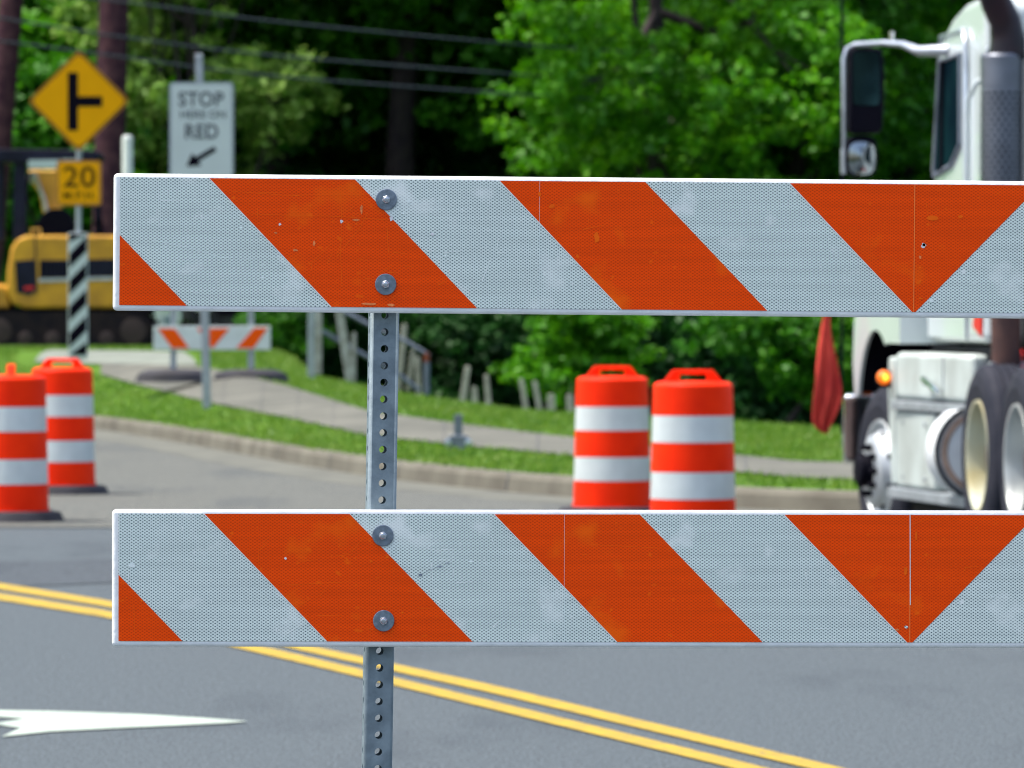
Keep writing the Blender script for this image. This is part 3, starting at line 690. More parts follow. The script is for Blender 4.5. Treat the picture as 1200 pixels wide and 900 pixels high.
# perforated square posts
def perf_post(name, width, pitch, hole, length, m):
    mb = MB(); h = width/2; rc = .005; flat = h-rc; ncell = int(length/pitch); n = 16
    def place(side, a, z, out=0.):
        p = {0: (a, -h), 1: (h, a), 2: (-a, h), 3: (-h, -a)}[side]; return (p[0], p[1], z)
    for side in range(4):
        for c in range(ncell):
            zc = (c+.5)*pitch; outer = []; inner = []
            for k_ in range(n):
                t = 2*PI*(k_+.5)/n; cx, cz = math.cos(t), math.sin(t)
                sc = min(flat/abs(cx) if abs(cx) > 1e-6 else 9, (pitch/2)/abs(cz) if abs(cz) > 1e-6 else 9)
                outer.append(place(side, cx*sc, zc+cz*sc)); inner.append(place(side, hole/2*cx, zc+hole/2*cz))
            mb.add(outer+inner, [(k_, (k_+1) % n, n+(k_+1) % n, n+k_) for k_ in range(n)], m)
            # square the cell's four corners
            cor = [(1, 1), (-1, 1), (-1, -1), (1, -1)]
            for q, (sx, sz) in enumerate(cor):
                idx = [k_ for k_ in range(n) if (math.cos(2*PI*(k_+.5)/n) > 0) == (sx > 0) and (math.sin(2*PI*(k_+.5)/n) > 0) == (sz > 0)]
                best = None
                for a_ in idx:
                    b_ = (a_+1) % n
                    A, B = outer[a_], outer[b_]
                    onx = abs(abs(math.cos(2*PI*(a_+.5)/n))*min(flat/abs(math.cos(2*PI*(a_+.5)/n)), (pitch/2)/abs(math.sin(2*PI*(a_+.5)/n))) - flat) < 1e-7
                    if b_ in idx:
                        onx2 = abs(abs(math.cos(2*PI*(b_+.5)/n))*min(flat/abs(math.cos(2*PI*(b_+.5)/n)), (pitch/2)/abs(math.sin(2*PI*(b_+.5)/n))) - flat) < 1e-7
                        if onx != onx2: best = (A, B)
                if best: mb.add([best[0], place(side, sx*flat, zc+sz*pitch/2), best[1]], [(0, 1, 2)], m)
    Z = ncell*pitch
    for (sx, sy, a0) in ((1, -1, -PI/2), (1, 1, 0), (-1, 1, PI/2), (-1, -1, PI)):
        ps = [(sx*flat + rc*math.cos(a0+PI/2*i/4), sy*flat + rc*math.sin(a0+PI/2*i/4)) for i in range(5)]
        v = [(x, y, 0) for x, y in ps] + [(x, y, Z) for x, y in ps]
        mb.add(v, [(i, i+1, 6+i, 5+i) for i in range(4)], m, True)
    return mb.build(name, bar, merge=False, solid=.0026)
post = perf_post('post', .0437, 1/39.37, .0115, 1.47, 'galv')
top_c = P(452, 203, D); bot_c = P(441, 897, D)
lean = math.atan((452-441)/(897-203))
xb = top_c.x - math.tan(lean)*(top_c.z - .03); post.location = W2L((xb, D+.024, .03)); post.rotation_euler = (0, lean, math.radians(6.5))
post2 = post.copy(); COL.objects.link(post2); post2.location = W2L((xb + 2*(1069-452)*s0, D+.024, .03)); post2.rotation_euler = (0, lean*.3, math.radians(5))
for xx in (xb, xb + 2*(1069-452)*s0):
    fb = MB(); c = W2L((xx, D+.024, 0)); fb.box(c.x-.025, c.x+.025, c.y-.75, c.y+.75, .006, .045, 'galv')
    fb.box(c.x-.030, c.x+.030, c.y-.04, c.y+.04, .045, .16, 'galv'); fb.build('foot', bar, bevel=.003)

# ------------------------------------------------------------------ DRUMS
def make_drum(label, X, Y, rz, scale=1., kz=1.):
    t = thing('traffic_drum', label, 'traffic drum', (X, Y, 0), rz, 'orange and white traffic drums on the road')
    t.scale = (scale, scale, kz)
    z = .055; b = MB()
    bands = [('drum_orange', .175, .250), ('drum_white', .160, .246), ('drum_orange', .162, .242), ('drum_white', .160, .238), ('drum_orange', .170, .234)]
    prof = []; ms = []
    for i, (m, h, r) in enumerate(bands):
        prof += [(r+.004, z+.004), (r-.001, z+h-.004)]; ms += [m, 'drum_orange']; z += h
    prof = [(.22, .05), (.262, .060), (.262, .080)] + prof; ms = ['drum_orange']*3 + ms
    prof += [(.222, z+.008), (.200, z+.018), (.0, z+.024)]; ms = ms[:len(prof)-4] + ['drum_orange']*3
    b.lathe(prof, 'drum_orange', 'z', 40, mats=ms); b.build('body', t)
    hb = MB(); zt = z+.012
    outer = [(-.175, zt), (-.128, zt+.062), (-.112, zt+.074), (.112, zt+.074), (.128, zt+.062), (.175, zt)]
    inner = [(-.082, zt+.018), (-.074, zt+.05), (.074, zt+.05), (.082, zt+.018)]
    # handle made of butted bars round the hand slot
    hb.prism([(-.175, zt), (-.085, zt), (-.078, zt+.050), (-.090, zt+.074), (-.112, zt+.074), (-.128, zt+.062)][::-1], -.028, .028, 'drum_orange')
    hb.prism([(.175, zt), (.085, zt), (.078, zt+.050), (.090, zt+.074), (.112, zt+.074), (.128, zt+.062)], -.028, .028, 'drum_orange')
    hb.prism([(-.090, zt+.074), (-.078, zt+.050), (.078, zt+.050), (.090, zt+.074)], -.0279, .0279, 'drum_orange')
    hb.build('handle', t, bevel=.006)
    rb = MB(); rb.lathe([(.20, .058), (.285, .070), (.335, .060), (.365, .0), (.2, .0)], 'rubber', 'z', 36); rb.build('rubber_base', t)
    return t
def drum_at(px, s, label, rz, sc=1., kz=1.): return make_drum(label, (px-600)/s, F/s, rz, sc, kz)
drum_at(13, 186.3, 'nearer left drum with its handle seen edge-on, cut by the photo edge', PI/2*1.05, .93, 1.024)
drum_at(73, 162.6, 'farther left drum with slotted handle, half behind the nearer one', .03, .935, 1.015)
drum_at(717.5, 181.9, 'right pair left drum, slightly farther back and smaller, beside bright sapling', .0, .99, 1.004)
drum_at(812, 201.6, 'right pair right drum, nearest the truck and larger', .0, .99, 1.019)

# ------------------------------------------------------------------ SIGNS
def rounded_poly(pts, r, n=4):
    out = []; N = len(pts)
    for i in range(N):
        p = Vector(pts[i]); a = (Vector(pts[i-1])-p).normalized(); b = (Vector(pts[(i+1) % N])-p).normalized()
        for k_ in range(n+1):
            t = k_/n; q = p + a*r*(1-t)**2 + b*r*t**2; out.append((q.x, q.y))
    return out
# diamond sign
sY = 78.; ss = F/sY; base = P(91, 415, sY)
t = thing('warning_sign', 'yellow diamond side road sign over a 20 speed plaque on a striped post', 'sign', (base.x, sY, float(Hf(base.x, sY))-.05))
def L(px, py): q = P(px, py, sY); return (q.x-t.location.x, q.z-t.location.z)
pm = MB(); x0, z0 = L(91, 415); x1, z1 = L(93, 70)
pm.tube([(x0, .03, 0), (x1, .03, z1-.05)], .038, 'galv_far', 10); pm.build('post', t)
c = L(92.5, 118.5); hd = 60/ss
def diamond(r): return rounded_poly([(c[0]-r, c[1]), (c[0], c[1]-r), (c[0]+r, c[1]), (c[0], c[1]+r)], .08)
d = MB(); d.prism(diamond(hd), -.020, -.012, 'yellow_edge'); d.build('diamond_plate', t)
d2 = MB(); d2.prism(diamond(hd-.032), -.0235, -.0205, 'letter_brown'); d2.prism(diamond(hd-.050), -.027, -.024, 'yellow_sign')
d2.build('border', bpy.data.objects[-1] if False else t)
s_ = MB(); a = L(79.5, 85); b = L(91.5, 153); s_.prism([(a[0], b[1]), (b[0], b[1]), (b[0], a[1]), (a[0], a[1])], -.031, -.0275, 'black')
a = L(91.5, 113); b = L(120, 125); s_.prism([(a[0]+.0005, b[1]), (b[0], b[1]), (b[0], a[1]), (a[0]+.0005, a[1])], -.031, -.0275, 'black'); s_.build('side_road_symbol', t)
a = L(66.5, 188); b = L(119, 241)
pl = MB(); pl.prism(rounded_poly([(a[0], b[1]), (b[0], b[1]), (b[0], a[1]), (a[0], a[1])], .05), -.020, -.012, 'yellow_edge')
g_ = .03; pl.prism(rounded_poly([(a[0]+g_, b[1]+g_), (b[0]-g_, b[1]+g_), (b[0]-g_, a[1]-g_), (a[0]+g_, a[1]-g_)], .04), -.024, -.0205, 'yellow_sign')
plq = pl.build('speed_plaque', t)
q = L(93, 208.5); text_obj('number', '20', .38, 'letter_brown', plq, (q[0], -.027, q[1]), (PI/2, 0, 0), .004, .002, 1.12)
q = L(93, 229.5); text_obj('lettering', 'M.P.H.', .135, 'letter_brown', plq, (q[0], -.027, q[1]), (PI/2, 0, 0), .001, .002, 1.15)
# striped sleeve
sl = MB(); xa, za = L(80.5, 416); xb_, zb_ = L(103, 273)
sl.box(xa, xb_, -.06, .0, za-.05, zb_, 'sign_white'); slo = sl.build('post_sleeve', t, bevel=.01)
st = MB(); wv = xb_-xa; zz = za-.25
while zz < zb_:
    pts = [(xa+.012, zz), (xb_-.012, zz+.23), (xb_-.012, zz+.42), (xa+.012, zz+.19)]
    pts = [(x, min(max(z_, za), zb_-.01)) for x, z_ in pts]
    if max(p[1] for p in pts)-min(p[1] for p in pts) > .05: st.prism(pts, -.064, -.0605, 'black')
    zz += .345
st.build('black_stripe', slo)
# stop here on red
sY = 63.6; ss = F/sY; base = P(242, 473, sY)
t = thing('road_sign', 'white stop here on red sign with an arrow on a grey post', 'sign', (base.x, sY, float(Hf(base.x, sY))-.03))
pm = MB(); x0, z0 = L(242.5, 473); x1, z1 = L(233, 63)
pm.prism([(x0-.045, 0), (x0+.045, 0), (x1+.04, z1), (x1-.04, z1)], .0, .05, 'galv_far'); pm.build('post', t, bevel=.008)
a = L(198.5, 96.5); b = L(274, 212)
pl = MB(); pl.prism(rounded_poly([(a[0], b[1]), (b[0], b[1]), (b[0], a[1]), (a[0], a[1])], .05), -.012, -.004, 'sign_grey')
g_ = .022; pl.prism(rounded_poly([(a[0]+g_, b[1]+g_), (b[0]-g_, b[1]+g_), (b[0]-g_, a[1]-g_), (a[0]+g_, a[1]-g_)], .04), -.016, -.0125, 'sign_white')
plq = pl.build('sign_plate', t)
for txt, px, py, sz, sx, of in (('STOP', 235.5, 117, .21, .93, .004), ('HERE', 226, 134.5, .115, 1.0, .001), ('ON', 255, 134.5, .115, 1.0, .001), ('RED', 236, 155, .215, .90, .005)):
    q = L(px, py); text_obj('lettering', txt, sz, 'letter_grey', plq, (q[0], -.018, q[1]), (PI/2, 0, 0), of, .002, sx)
ar = MB(); pts = [(218.5, 195), (225, 180), (229.5, 184), (251, 171.5), (254, 176.5), (233, 189), (236, 194)]
ar.prism([L(*p) for p in pts], -.0195, -.0165, 'black'); ar.build('arrow', plq)

# small barricade on the path
sY = 69.; base = P(250, 440, sY)
t = thing('small_barricade', 'small striped barricade on rubber feet standing on the path', 'barricade', (base.x, sY, float(Hf(base.x, sY))))
zg = L(250, 440)[1]
bd = MB(); a = L(180, 382); b = L(317, 410)
bd.box(a[0], b[0], -.03, 0, b[1], a[1], 'drum_white'); bo = bd.build('rail_board', t, bevel=.006)
so = MB()
for pts in ([(185, 385), (205, 385), (222, 408), (202, 408)], [(231, 385), (249, 385), (249, 408), (246, 405)], [(249.2, 385), (269, 385), (252, 405), (249.2, 408)], [(298, 384.5), (314, 384.5), (297, 408), (277, 408)]):
    so.prism([L(*p) for p in pts], -.034, -.0305, 'orange_far')
so.build('orange_stripe', bo)
for px in (203, 294):
    q = MB(); x, z = L(px, 362); q.box(x-.035, x+.035, .002, .05, .02, z, 'galv_far'); q.build('upright', t)
    f_ = MB(); f_.lathe([(0, .17), (.20, .16), (.28, .11), (.31, 0)], 'rubber', 'z', 24); fo = f_.build('rubber_foot', t); fo.location = (x, .02, 0)
    fo.scale = (1.45, 1.0, .9)

# short anchor post at the path edge
q0 = G(537, 527)
t = thing('anchor_stub', 'short grey metal post stub bolted at the near edge of the path', 'post stub', q0)
b = MB(); b.box(-.035, .035, -.03, .03, .05, .29, 'pipe_grey'); b.build('stub', t, bevel=.006)
b = MB(); b.prism([(-.10, 0), (.10, 0), (.11, .06), (.07, .12), (-.07, .12), (-.11, .06)], -.05, .05, 'pipe_grey'); b.build('base_clamp', t, bevel=.01)
for sx in (-.085, .085):
    b = MB(); b.lathe([(0, -.065), (.03, -.06), (.03, -.05)], 'alu', 'y', 10, (sx, 0, .06)); b.build('bolt', t)

# ------------------------------------------------------------------ FENCE, STAKES
sY = 80.
t = thing('pipe_railing', 'broken grey pipe railing sloping down behind the tall foreground post', 'railing', (P(430, 440, sY).x, sY, float(Hf(P(430, 440, sY).x, sY))))
def LL(px, py, y=0.): q = P(px, py, sY); return (q.x-t.location.x, y, q.z-t.location.z)
for pts, r, nm in (([(377, 388), (428, 417), (470, 441), (492, 458)], .030, 'lower_rail'), ([(372, 352), (405, 366), (440, 385), (475, 400), (503, 417)], .030, 'upper_rail')):
    b = MB(); b.tube([LL(*p) for p in pts], r, 'pipe_grey', 8); b.build(nm, t)
b = MB(); b.tube([LL(500, 462), LL(500, 424)], .038, 'pipe_grey', 8); b.tube([LL(500, 424), LL(500, 413)], .042, 'rust', 8); b.build('end_post', t)
b = MB(); b.tube([LL(373.5, 425), LL(372, 345)], .035, 'pipe_grey', 8); b.build('end_post', t)
def stake(px0, py0, px1, py1, wpx, Y, m, name, label, grp='weathered wooden stakes along the crest of the grass'):
    a_ = P(px0, py0, Y); b_ = P(px1, py1, Y); o = thing(name, label, 'stake' if name == 'wooden_stake' else 'post', (b_.x, Y, b_.z-.05), 0, grp)
    wv = wpx/2/(F/Y); e = MB(); dx, dz = a_.x-b_.x, a_.z-b_.z+.05
    e.prism([(-wv, -.25), (wv, -.25), (dx+wv*.8, dz-.03), (dx+wv*.1, dz), (dx-wv*.8, dz-.02)], -wv*.5, wv*.5, m); e.build('shaft', o, bevel=.006)
stake(365, 330, 364.5, 450, 9, 74, 'galv_far', 'sign_post', 'bare grey metal post in the grass left of the leaning white post', None)
stake(374, 345, 373, 412, 8, 79.5, 'wood_white', 'wooden_stake', 'pale stake directly behind the bare grey post')
stake(394, 340, 412, 428, 11, 79, 'wood_white', 'wooden_stake', 'thick white stake leaning left beside the railing')
stake(415, 389, 414, 428, 6, 79.6, 'wood_white', 'wooden_stake', 'thin short stake touching the thick leaning one')
stake(474, 379, 466, 432, 8, 80.5, 'wood_grey', 'wooden_stake', 'leaning grey stake just right of the tall foreground post')
stake(484, 409, 478, 432, 6, 80.6, 'wood_grey', 'wooden_stake', 'short grey stake under the upper rail of the railing')
stake(489, 417, 491, 450, 7, 80.4, 'wood_grey', 'wooden_stake', 'pale stake beside the rusty topped end post')
for a in ((548, 428, 539, 463, 8, 'tall stake farthest left of the row, leaning right'), (570, 438, 574, 464, 7, 'second stake from the left of the row on the crest'),
          (611, 443, 620, 474, 7, 'left one of the two matching stakes leaning left'), (627, 446, 636, 475, 7, 'right one of the two matching stakes leaning left'),
          (646, 461, 646, 476, 11, 'low broad stump of a stake left of the drums'), (668, 461, 669, 477, 10, 'low pale stump of a stake touching the left drum edge'), (556, 452, 557, 464, 8, 'lowest stub between the first two stakes')):
    stake(*a[:5], 76, 'wood_grey', 'wooden_stake', a[5])

# ------------------------------------------------------------------ UTILITY POLES + WIRES
def pole(name, label, p0, p1, Y, r):
    a_ = P(*p0, Y); b_ = P(*p1, Y); t_ = thing(name, label, 'utility pole', (a_.x, Y, float(Hf(a_.x, Y))-.1), 0, 'brown wooden utility poles')
    d_ = (b_-a_)/(b_.z-a_.z); o = Vector(t_.location); z0 = o.z
    p = [a_ + d_*(z - a_.z) - o for z in (z0-.3, z0+3, 5.5, 8.5, 11)]
    m = MB(); m.tube(p, [r*1.06, r*1.03, r, r*.95, r*.9], 'wood_pole', 16); m.build('shaft', t_)
    arm = MB(); q = p[-1]; arm.box(q.x-1.2, q.x+1.2, q.y-.35, q.y-.25, q.z-1.2, q.z-1.08, 'wood_pole'); arm.build('crossarm', t_, bevel=.01)
    for k_ in (-1.1, -.4, .5, 1.1):
        i_ = MB(); i_.lathe([(.02, 0), (.05, .04), (.035, .08), (.05, .12), (0, .16)], 'sign_grey', 'z', 10, (q.x+k_, q.y-.3, q.z-1.08)); i_.build('insulator', t_)
pole('utility_pole', 'brown utility pole behind the diamond sign', (124, 360), (133.5, 0), 97, .245)
pole('utility_pole', 'leaning brown utility pole cut by the left photo edge', (-16, 360), (13, 0), 97.5, .20)
def wire(label, pts, y0, y1):
    m = MB(); N = len(pts); pp = []
    for i, (px, py) in enumerate(pts):
        Y = y0 + (y1-y0)*(px-pts[0][0])/(pts[-1][0]-pts[0][0]); pp.append(P(px, py, Y))
    # smooth by Catmull-Rom
    out = []
    for i in range(N-1):
        a_, b_, c_, d_ = pp[max(i-1, 0)], pp[i], pp[i+1], pp[min(i+2, N-1)]
        for k_ in range(8):
            t_ = k_/8; out.append(.5*((2*b_)+(c_-a_)*t_+(2*a_-5*b_+4*c_-d_)*t_*t_+(3*b_-a_-3*c_+d_)*t_**3))
    out.append(pp[-1]); o = Vector(out[0]); m.tube([q-o for q in out], .019, 'cable', 6); ob = m.build('overhead_wire'); ob.location = o
    tag(ob, label, 'wire', 'overhead wires crossing the wood')
wire('topmost dark overhead wire, meeting the pole at the top of the photo', [(-250, -40), (-60, -18), (152, 3), (320, 25), (573, 49), (760, 62)], 92, 99)
wire('middle one of three dark overhead wires', [(-250, -5), (-60, 12), (24, 25), (155, 45), (320, 65), (592, 86), (760, 96)], 92, 99)
wire('lowest one of three dark overhead wires', [(-250, 18), (-60, 40), (0, 48), (115, 63), (320, 89), (614, 111), (760, 120)], 92, 99)
# white vent pipe
a_ = P(149.5, 158, 95.5); g0 = float(Hf(a_.x, 95.5)); m = MB(); m.lathe([(.085, -.1), (.085, a_.z-g0-.06), (.07, a_.z-g0-.015), (0, a_.z-g0)], 'white_post', 'z', 16)
o = m.build('marker_post'); o.location = (a_.x, 95.5, g0); tag(o, 'slim round topped white post in front of the utility pole', 'post')

# ------------------------------------------------------------------ PARKED CARS BEHIND
def car(label, pxc, Y, m, wd):
    gx = at(pxc, Y); gz = 1.35 - 50/(F/Y)
    t_ = thing('parked_car', label, 'car', (gx, Y, float(Hf(gx, Y))))
    h = wd/2; z0 = .28
    b_ = MB(); b_.prism([(-h, z0+.12), (-h+.08, z0), (h-.08, z0), (h, z0+.12), (h, .75), (h-.07, .92), (h-.22, .98), (-h+.22, .98), (-h+.07, .92), (-h, .75)], 0, 4.3, m)
    b_.prism([(-h+.12, .97), (h-.12, .97), (h-.30, 1.42), (-h+.30, 1.42)], 1.0, 3.6, m); b_.build('body', t_, bevel=.05, seg=3)
    g_ = MB(); g_.prism([(-h+.22, 1.0), (h-.22, 1.0), (h-.36, 1.36), (-h+.36, 1.36)], .985, .999, 'glass'); g_.build('windscreen', t_)
    g_ = MB(); g_.box(-h*.5, h*.5, -.02, -.001, .5, .68, 'black'); g_.build('grille', t_)
    for sx in (-1, 1):
        g_ = MB(); g_.box(sx*h*.76-.14, sx*h*.76+.14, -.02, -.001, .58, .72, 'alu'); g_.build('headlight', t_, bevel=.006)
        for y in (.8, 3.5):
            w_ = MB(); xo = sx*(h-.11); w_.lathe([(.18, -.1), (.30, -.1), (.32, -.07), (.32, .07), (.30, .1), (.18, .1)], 'tire', 'x', 28, (xo, y, .32))
            wo = w_.build('wheel', t_); r_ = MB(); r_.lathe([(0, sx*.07), (.12, sx*.08), (.19, sx*.095)], 'rim_grey', 'x', 20, (xo, y, .32)); r_.build('rim', wo)
    return t_
car('white parked car mostly hidden behind the excavator tracks', 149, 99, 'car_white', 1.8)
car('dark parked car behind the small striped barricade', 287, 99, 'car_black', 1.82)

# ------------------------------------------------------------------ EXCAVATOR
sY = 91.; base = P(70, 408, sY)
t = thing('excavator', 'yellow compact excavator with black tracks parked on the verge at left', 'excavator', (base.x, sY, float(Hf(base.x, sY))))
zoff = 0
def E(px, py): q = P(px, py, sY); return (q.x-t.location.x, q.z-t.location.z)
x0, z0 = E(-22, 410); x1, z1 = E(178, 366)
for yy in (-.15, 1.35):
    r = (z1-0)/2; c1, c2 = x0+r, x1-r
    pts = [(c2+r*math.sin(a), r-r*math.cos(a)) for a in np.linspace(0, PI, 12)] + [(c1-r*math.sin(a), r+r*math.cos(a)) for a in np.linspace(0, PI, 12)]
    tb = MB(); tb.prism(pts, yy, yy+.42, 'track', smooth=False)
    per = []; 
    for i in range(len(pts)):
        a_, b_ = Vector(pts[i]), Vector(pts[(i+1) % len(pts)]); Ls = (b_-a_).length; n = max(1, int(Ls/.12))
        for k_ in range(n): per.append((a_.lerp(b_, k_/n), (b_-a_).normalized()))
    for p_, d_ in per:
        nn = Vector((d_.y, -d_.x)); q = [p_-d_*.02, p_+d_*.02, p_+d_*.02+nn*.03, p_-d_*.02+nn*.03]
        tb.prism([(v.x, v.y) for v in q], yy, yy+.42, 'track')
    tr = tb.build('track', t)
    for i, cx in enumerate(np.linspace(c1, c2, 6)):
        rr = .20 if i in (0, 5) else .11; w_ = MB(); zc = r if i in (0, 5) else .16
        w_.lathe([(0, yy-.035), (rr*.5, yy-.03), (rr, yy-.02), (rr, yy+.01)], 'rust_dirt', 'y', 18, (cx, 0, zc)); w_.build('track_roller', tr)
b = MB(); b.box(*[E(-5, 0)[0], E(150, 0)[0]], .1, 1.5, E(0, 378)[1], E(0, 360)[1], 'track'); b.build('undercarriage', t)
pts = [(8, 340), (9, 318), (13, 292), (20, 280), (32, 275.5), (150, 275.5), (176, 280), (182, 300), (182, 350), (170, 362), (30, 362), (14, 356)]
b = MB(); b.prism([E(*p) for p in pts], -.1, 1.6, 'excav_yellow'); body = b.build('body', t, bevel=.06, seg=3)
b = MB(); b.prism([E(*p) for p in [(18, 306), (41, 304), (43, 340), (36, 346), (20, 343)]], -.112, -.101, 'dark_metal'); b.build('tail_panel', body)
b = MB(); b.prism([E(*p) for p in [(47, 305), (170, 303), (170, 323), (47, 326)]], -.112, -.101, 'dark_metal'); b.build('dark_band', body)
b = MB(); b.prism([E(*p) for p in [(46, 326.5), (170, 323.5), (170, 327), (46, 330.5)]], -.116, -.101, 'alu'); b.build('trim_strip', body)
b = MB(); b.prism([E(*p) for p in [(29, 336), (40, 335), (40, 339), (29, 340)]], -.118, -.1125, 'red_paint'); b.build('reflector', body)
b = MB(); b.prism([E(*p) for p in [(40.5, 276), (42.5, 276), (44.5, 345), (42.5, 345)]], -.106, -.101, 'rust_dirt'); b.build('panel_seam', body)
b = MB(); b.prism([E(*p) for p in [(-40, 335), (-8, 332), (9, 336), (12, 362), (-36, 362)]], .0, 1.3, 'excav_yellow'); b.build('side_deck', t, bevel=.05)
b = MB(); b.prism([E(*p) for p in [(-18, 174), (112, 176), (116, 182), (112, 191), (-18, 190)]], .1, 1.4, 'dark_metal'); rf = b.build('canopy_roof', t, bevel=.02)
b = MB(); b.prism([E(*p) for p in [(33, 187.5), (70, 187), (70, 197), (33, 197)]], .02, .09, 'sign_white'); b.prism([E(*p) for p in [(72, 186.5), (88, 186.5), (88, 189), (72, 189)]], .02, .09, 'sign_white'); b.build('white_label_strip', rf)
for px0, px1, yy in ((-9, 2, .15), (15, 29, .15), (104, 111, 1.3), (-9, -3, 1.3)):
    b = MB(); b.prism([E(px0, 188), E(px1, 188), E(px1+1, 282), E(px0-1, 282)], yy, yy+.12, 'dark_metal'); b.build('canopy_post', t, bevel=.01)
b = MB(); b.prism([E(*p) for p in [(22, 196), (57, 196), (61, 230), (64, 262), (70, 300), (48, 300), (43, 262), (36, 225), (25, 208)]], 1.7, 1.95, 'arm_yellow'); arm = b.build('arm', t, bevel=.03)
b = MB(); b.lathe([(0, 1.66), (.09, 1.67), (.09, 1.70)], 'alu', 'y', 16, (E(27, 205)[0], 0, E(27, 205)[1])); b.build('pivot_pin', arm)
b = MB(); b.prism([E(*p) for p in [(36, 280), (40, 262), (47, 250), (57, 244.5), (70, 244), (80, 250), (86, 264), (88, 280)]], .3, .8, 'truck_black'); b.build('seat', t, bevel=.05, seg=3)
b = MB(); b.tube([(*[E(114, 278)[0]], 1.0, E(114, 278)[1]), (E(112, 255)[0], 1.0, E(112, 255)[1]), (E(104, 262)[0], 1.0, E(104, 262)[1])], .04, 'truck_black', 8); b.build('control_lever', t)
b = MB()
for k_ in range(7): b.prism([E(50+k_*4.6, 307), E(52+k_*4.6, 307), E(52+k_*4.6, 322), E(50+k_*4.6, 322)], -.118, -.1125, 'black')
b.build('cooling_grille', body)
b = MB(); b.tube([(E(46, 276)[0], .2, E(46, 276)[1]), (E(46, 270)[0], .2, E(46, 268)[1]), (E(36, 276)[0], .2, E(36, 268)[1]), (E(36, 276)[0], .2, E(36, 276)[1])], .02, 'arm_yellow', 8); b.build('hand_rail', body)
b = MB(); b.tube([(E(24, 200)[0], 1.6, E(24, 200)[1]), (E(20, 225)[0], 1.6, E(20, 225)[1]), (E(32, 262)[0], 1.6, E(32, 262)[1])], .025, 'truck_black', 8); b.tube([(E(30, 200)[0], 1.62, E(30, 200)[1]), (E(42, 232)[0], 1.62, E(42, 232)[1]), (E(48, 262)[0], 1.62, E(48, 262)[1])], .03, 'alu', 8); b.build('hydraulic_hose', arm)
b = MB(); b.box(E(186, 0)[0], E(193, 0)[0], .0, 1.7, .05, .5, 'white_dirty'); b.build('blade', t, bevel=.02)
t.location.z += 0

# ------------------------------------------------------------------ TRUCK
TH = 0.115
TX, TY = 2.60, 33.5
tk = thing('semi_truck', 'white day cab truck tractor seen from behind its left rear wheels', 'truck', (TX, TY, 0), TH)
LEFT_V = 0.
def wheel(u, kind, steer=0., v0=0., mirror=False):
    e = MB(); s = -1 if mirror else 1
    def pr(lst): return [(r, s*a) for r, a in lst]
    R1 = .515
    tyre = [(.305, .03), (.33, .008), (.40, -.002), (.46, .010), (.498, .030), (R1, .055), (R1, .09), (R1-.012, .093), (R1-.012, .103), (R1, .106), (R1, .138), (R1-.012, .141), (R1-.012, .151), (R1, .154), (R1, .186), (R1-.012, .189), (R1-.012, .199), (R1, .202), (R1, .215), (.498, .238), (.44, .258), (.35, .262), (.305, .245)]
    e.lathe(pr(tyre), 'tire', 'x', 56)
    if kind != 'front': e.lathe(pr([(r, a+.33) for r, a in tyre]), 'tire', 'x', 40)
    o = e.build('wheel', tk); o.location = (v0, u, R1 - (.17 if kind == 'front' else 0)); o.rotation_euler = (0, 0, steer)
    rm = MB()
    if kind == 'front':
        rm.lathe(pr([(.318, .028), (.312, .004), (.298, .006), (.285, .03), (.262, .045), (.245, .02), (.215, -.035), (.18, -.052), (.12, -.055), (.10, -.055)]), 'rim_alu', 'x', 48)
        h = MB(); h.lathe(pr([(.100, -.055), (.095, -.12), (.075, -.135), (0, -.138)]), 'truck_black', 'x', 24); rb = rm.build('rim', o); h.build('hub_cap', rb)
        for k_ in range(10):
            a = 2*PI*k_/10; q = MB(); q.lathe(pr([(.020, -.05), (.020, -.085), (.012, -.095), (0, -.096)]), 'truck_black', 'x', 8, (0, .148*math.cos(a), .148*math.sin(a))); q.build('lug_nut', rb)
        for k_ in range(8):
            a = 2*PI*(k_+.5)/8; q = MB(); q.lathe(pr([(.0, -.004), (.020, -.003), (.022, .01)]), 'truck_black', 'x', 10, (0, .236*math.cos(a), .236*math.sin(a))); q.build('hand_hole', rb)
    else:
        mm = 'rim_cream' if kind == 'rear' else 'rim_grey'
        rm.lathe(pr([(.320, .030), (.316, .004), (.300, .006), (.290, .03), (.280, .08), (.268, .15), (.262, .20), (.20, .215), (.12, .215)]), mm, 'x', 48)
        rb = rm.build('rim', o); h = MB(); h.lathe(pr([(.125, .214), (.12, .10), (.10, .075), (0, .07)]), 'rust_brown', 'x', 24); h.build('hub', rb)
        for k_ in range(10):
            a = 2*PI*k_/10; q = MB(); q.lathe(pr([(.018, .21), (.018, .17), (0, .165)]), 'rust_brown', 'x', 8, (0, .165*math.cos(a), .165*math.sin(a))); q.build('lug_nut', rb)
    return o
wheel(0, 'rear', 0, 0); wheel(-1.32, 'rear2', 0, -.045); wheel(3.3, 'front', math.radians(7), .03)
wheel(0, 'rear', 0, 2.45, True); wheel(-1.32, 'rear2', 0, 2.45, True); wheel(3.3, 'front', math.radians(7), 2.42, True)
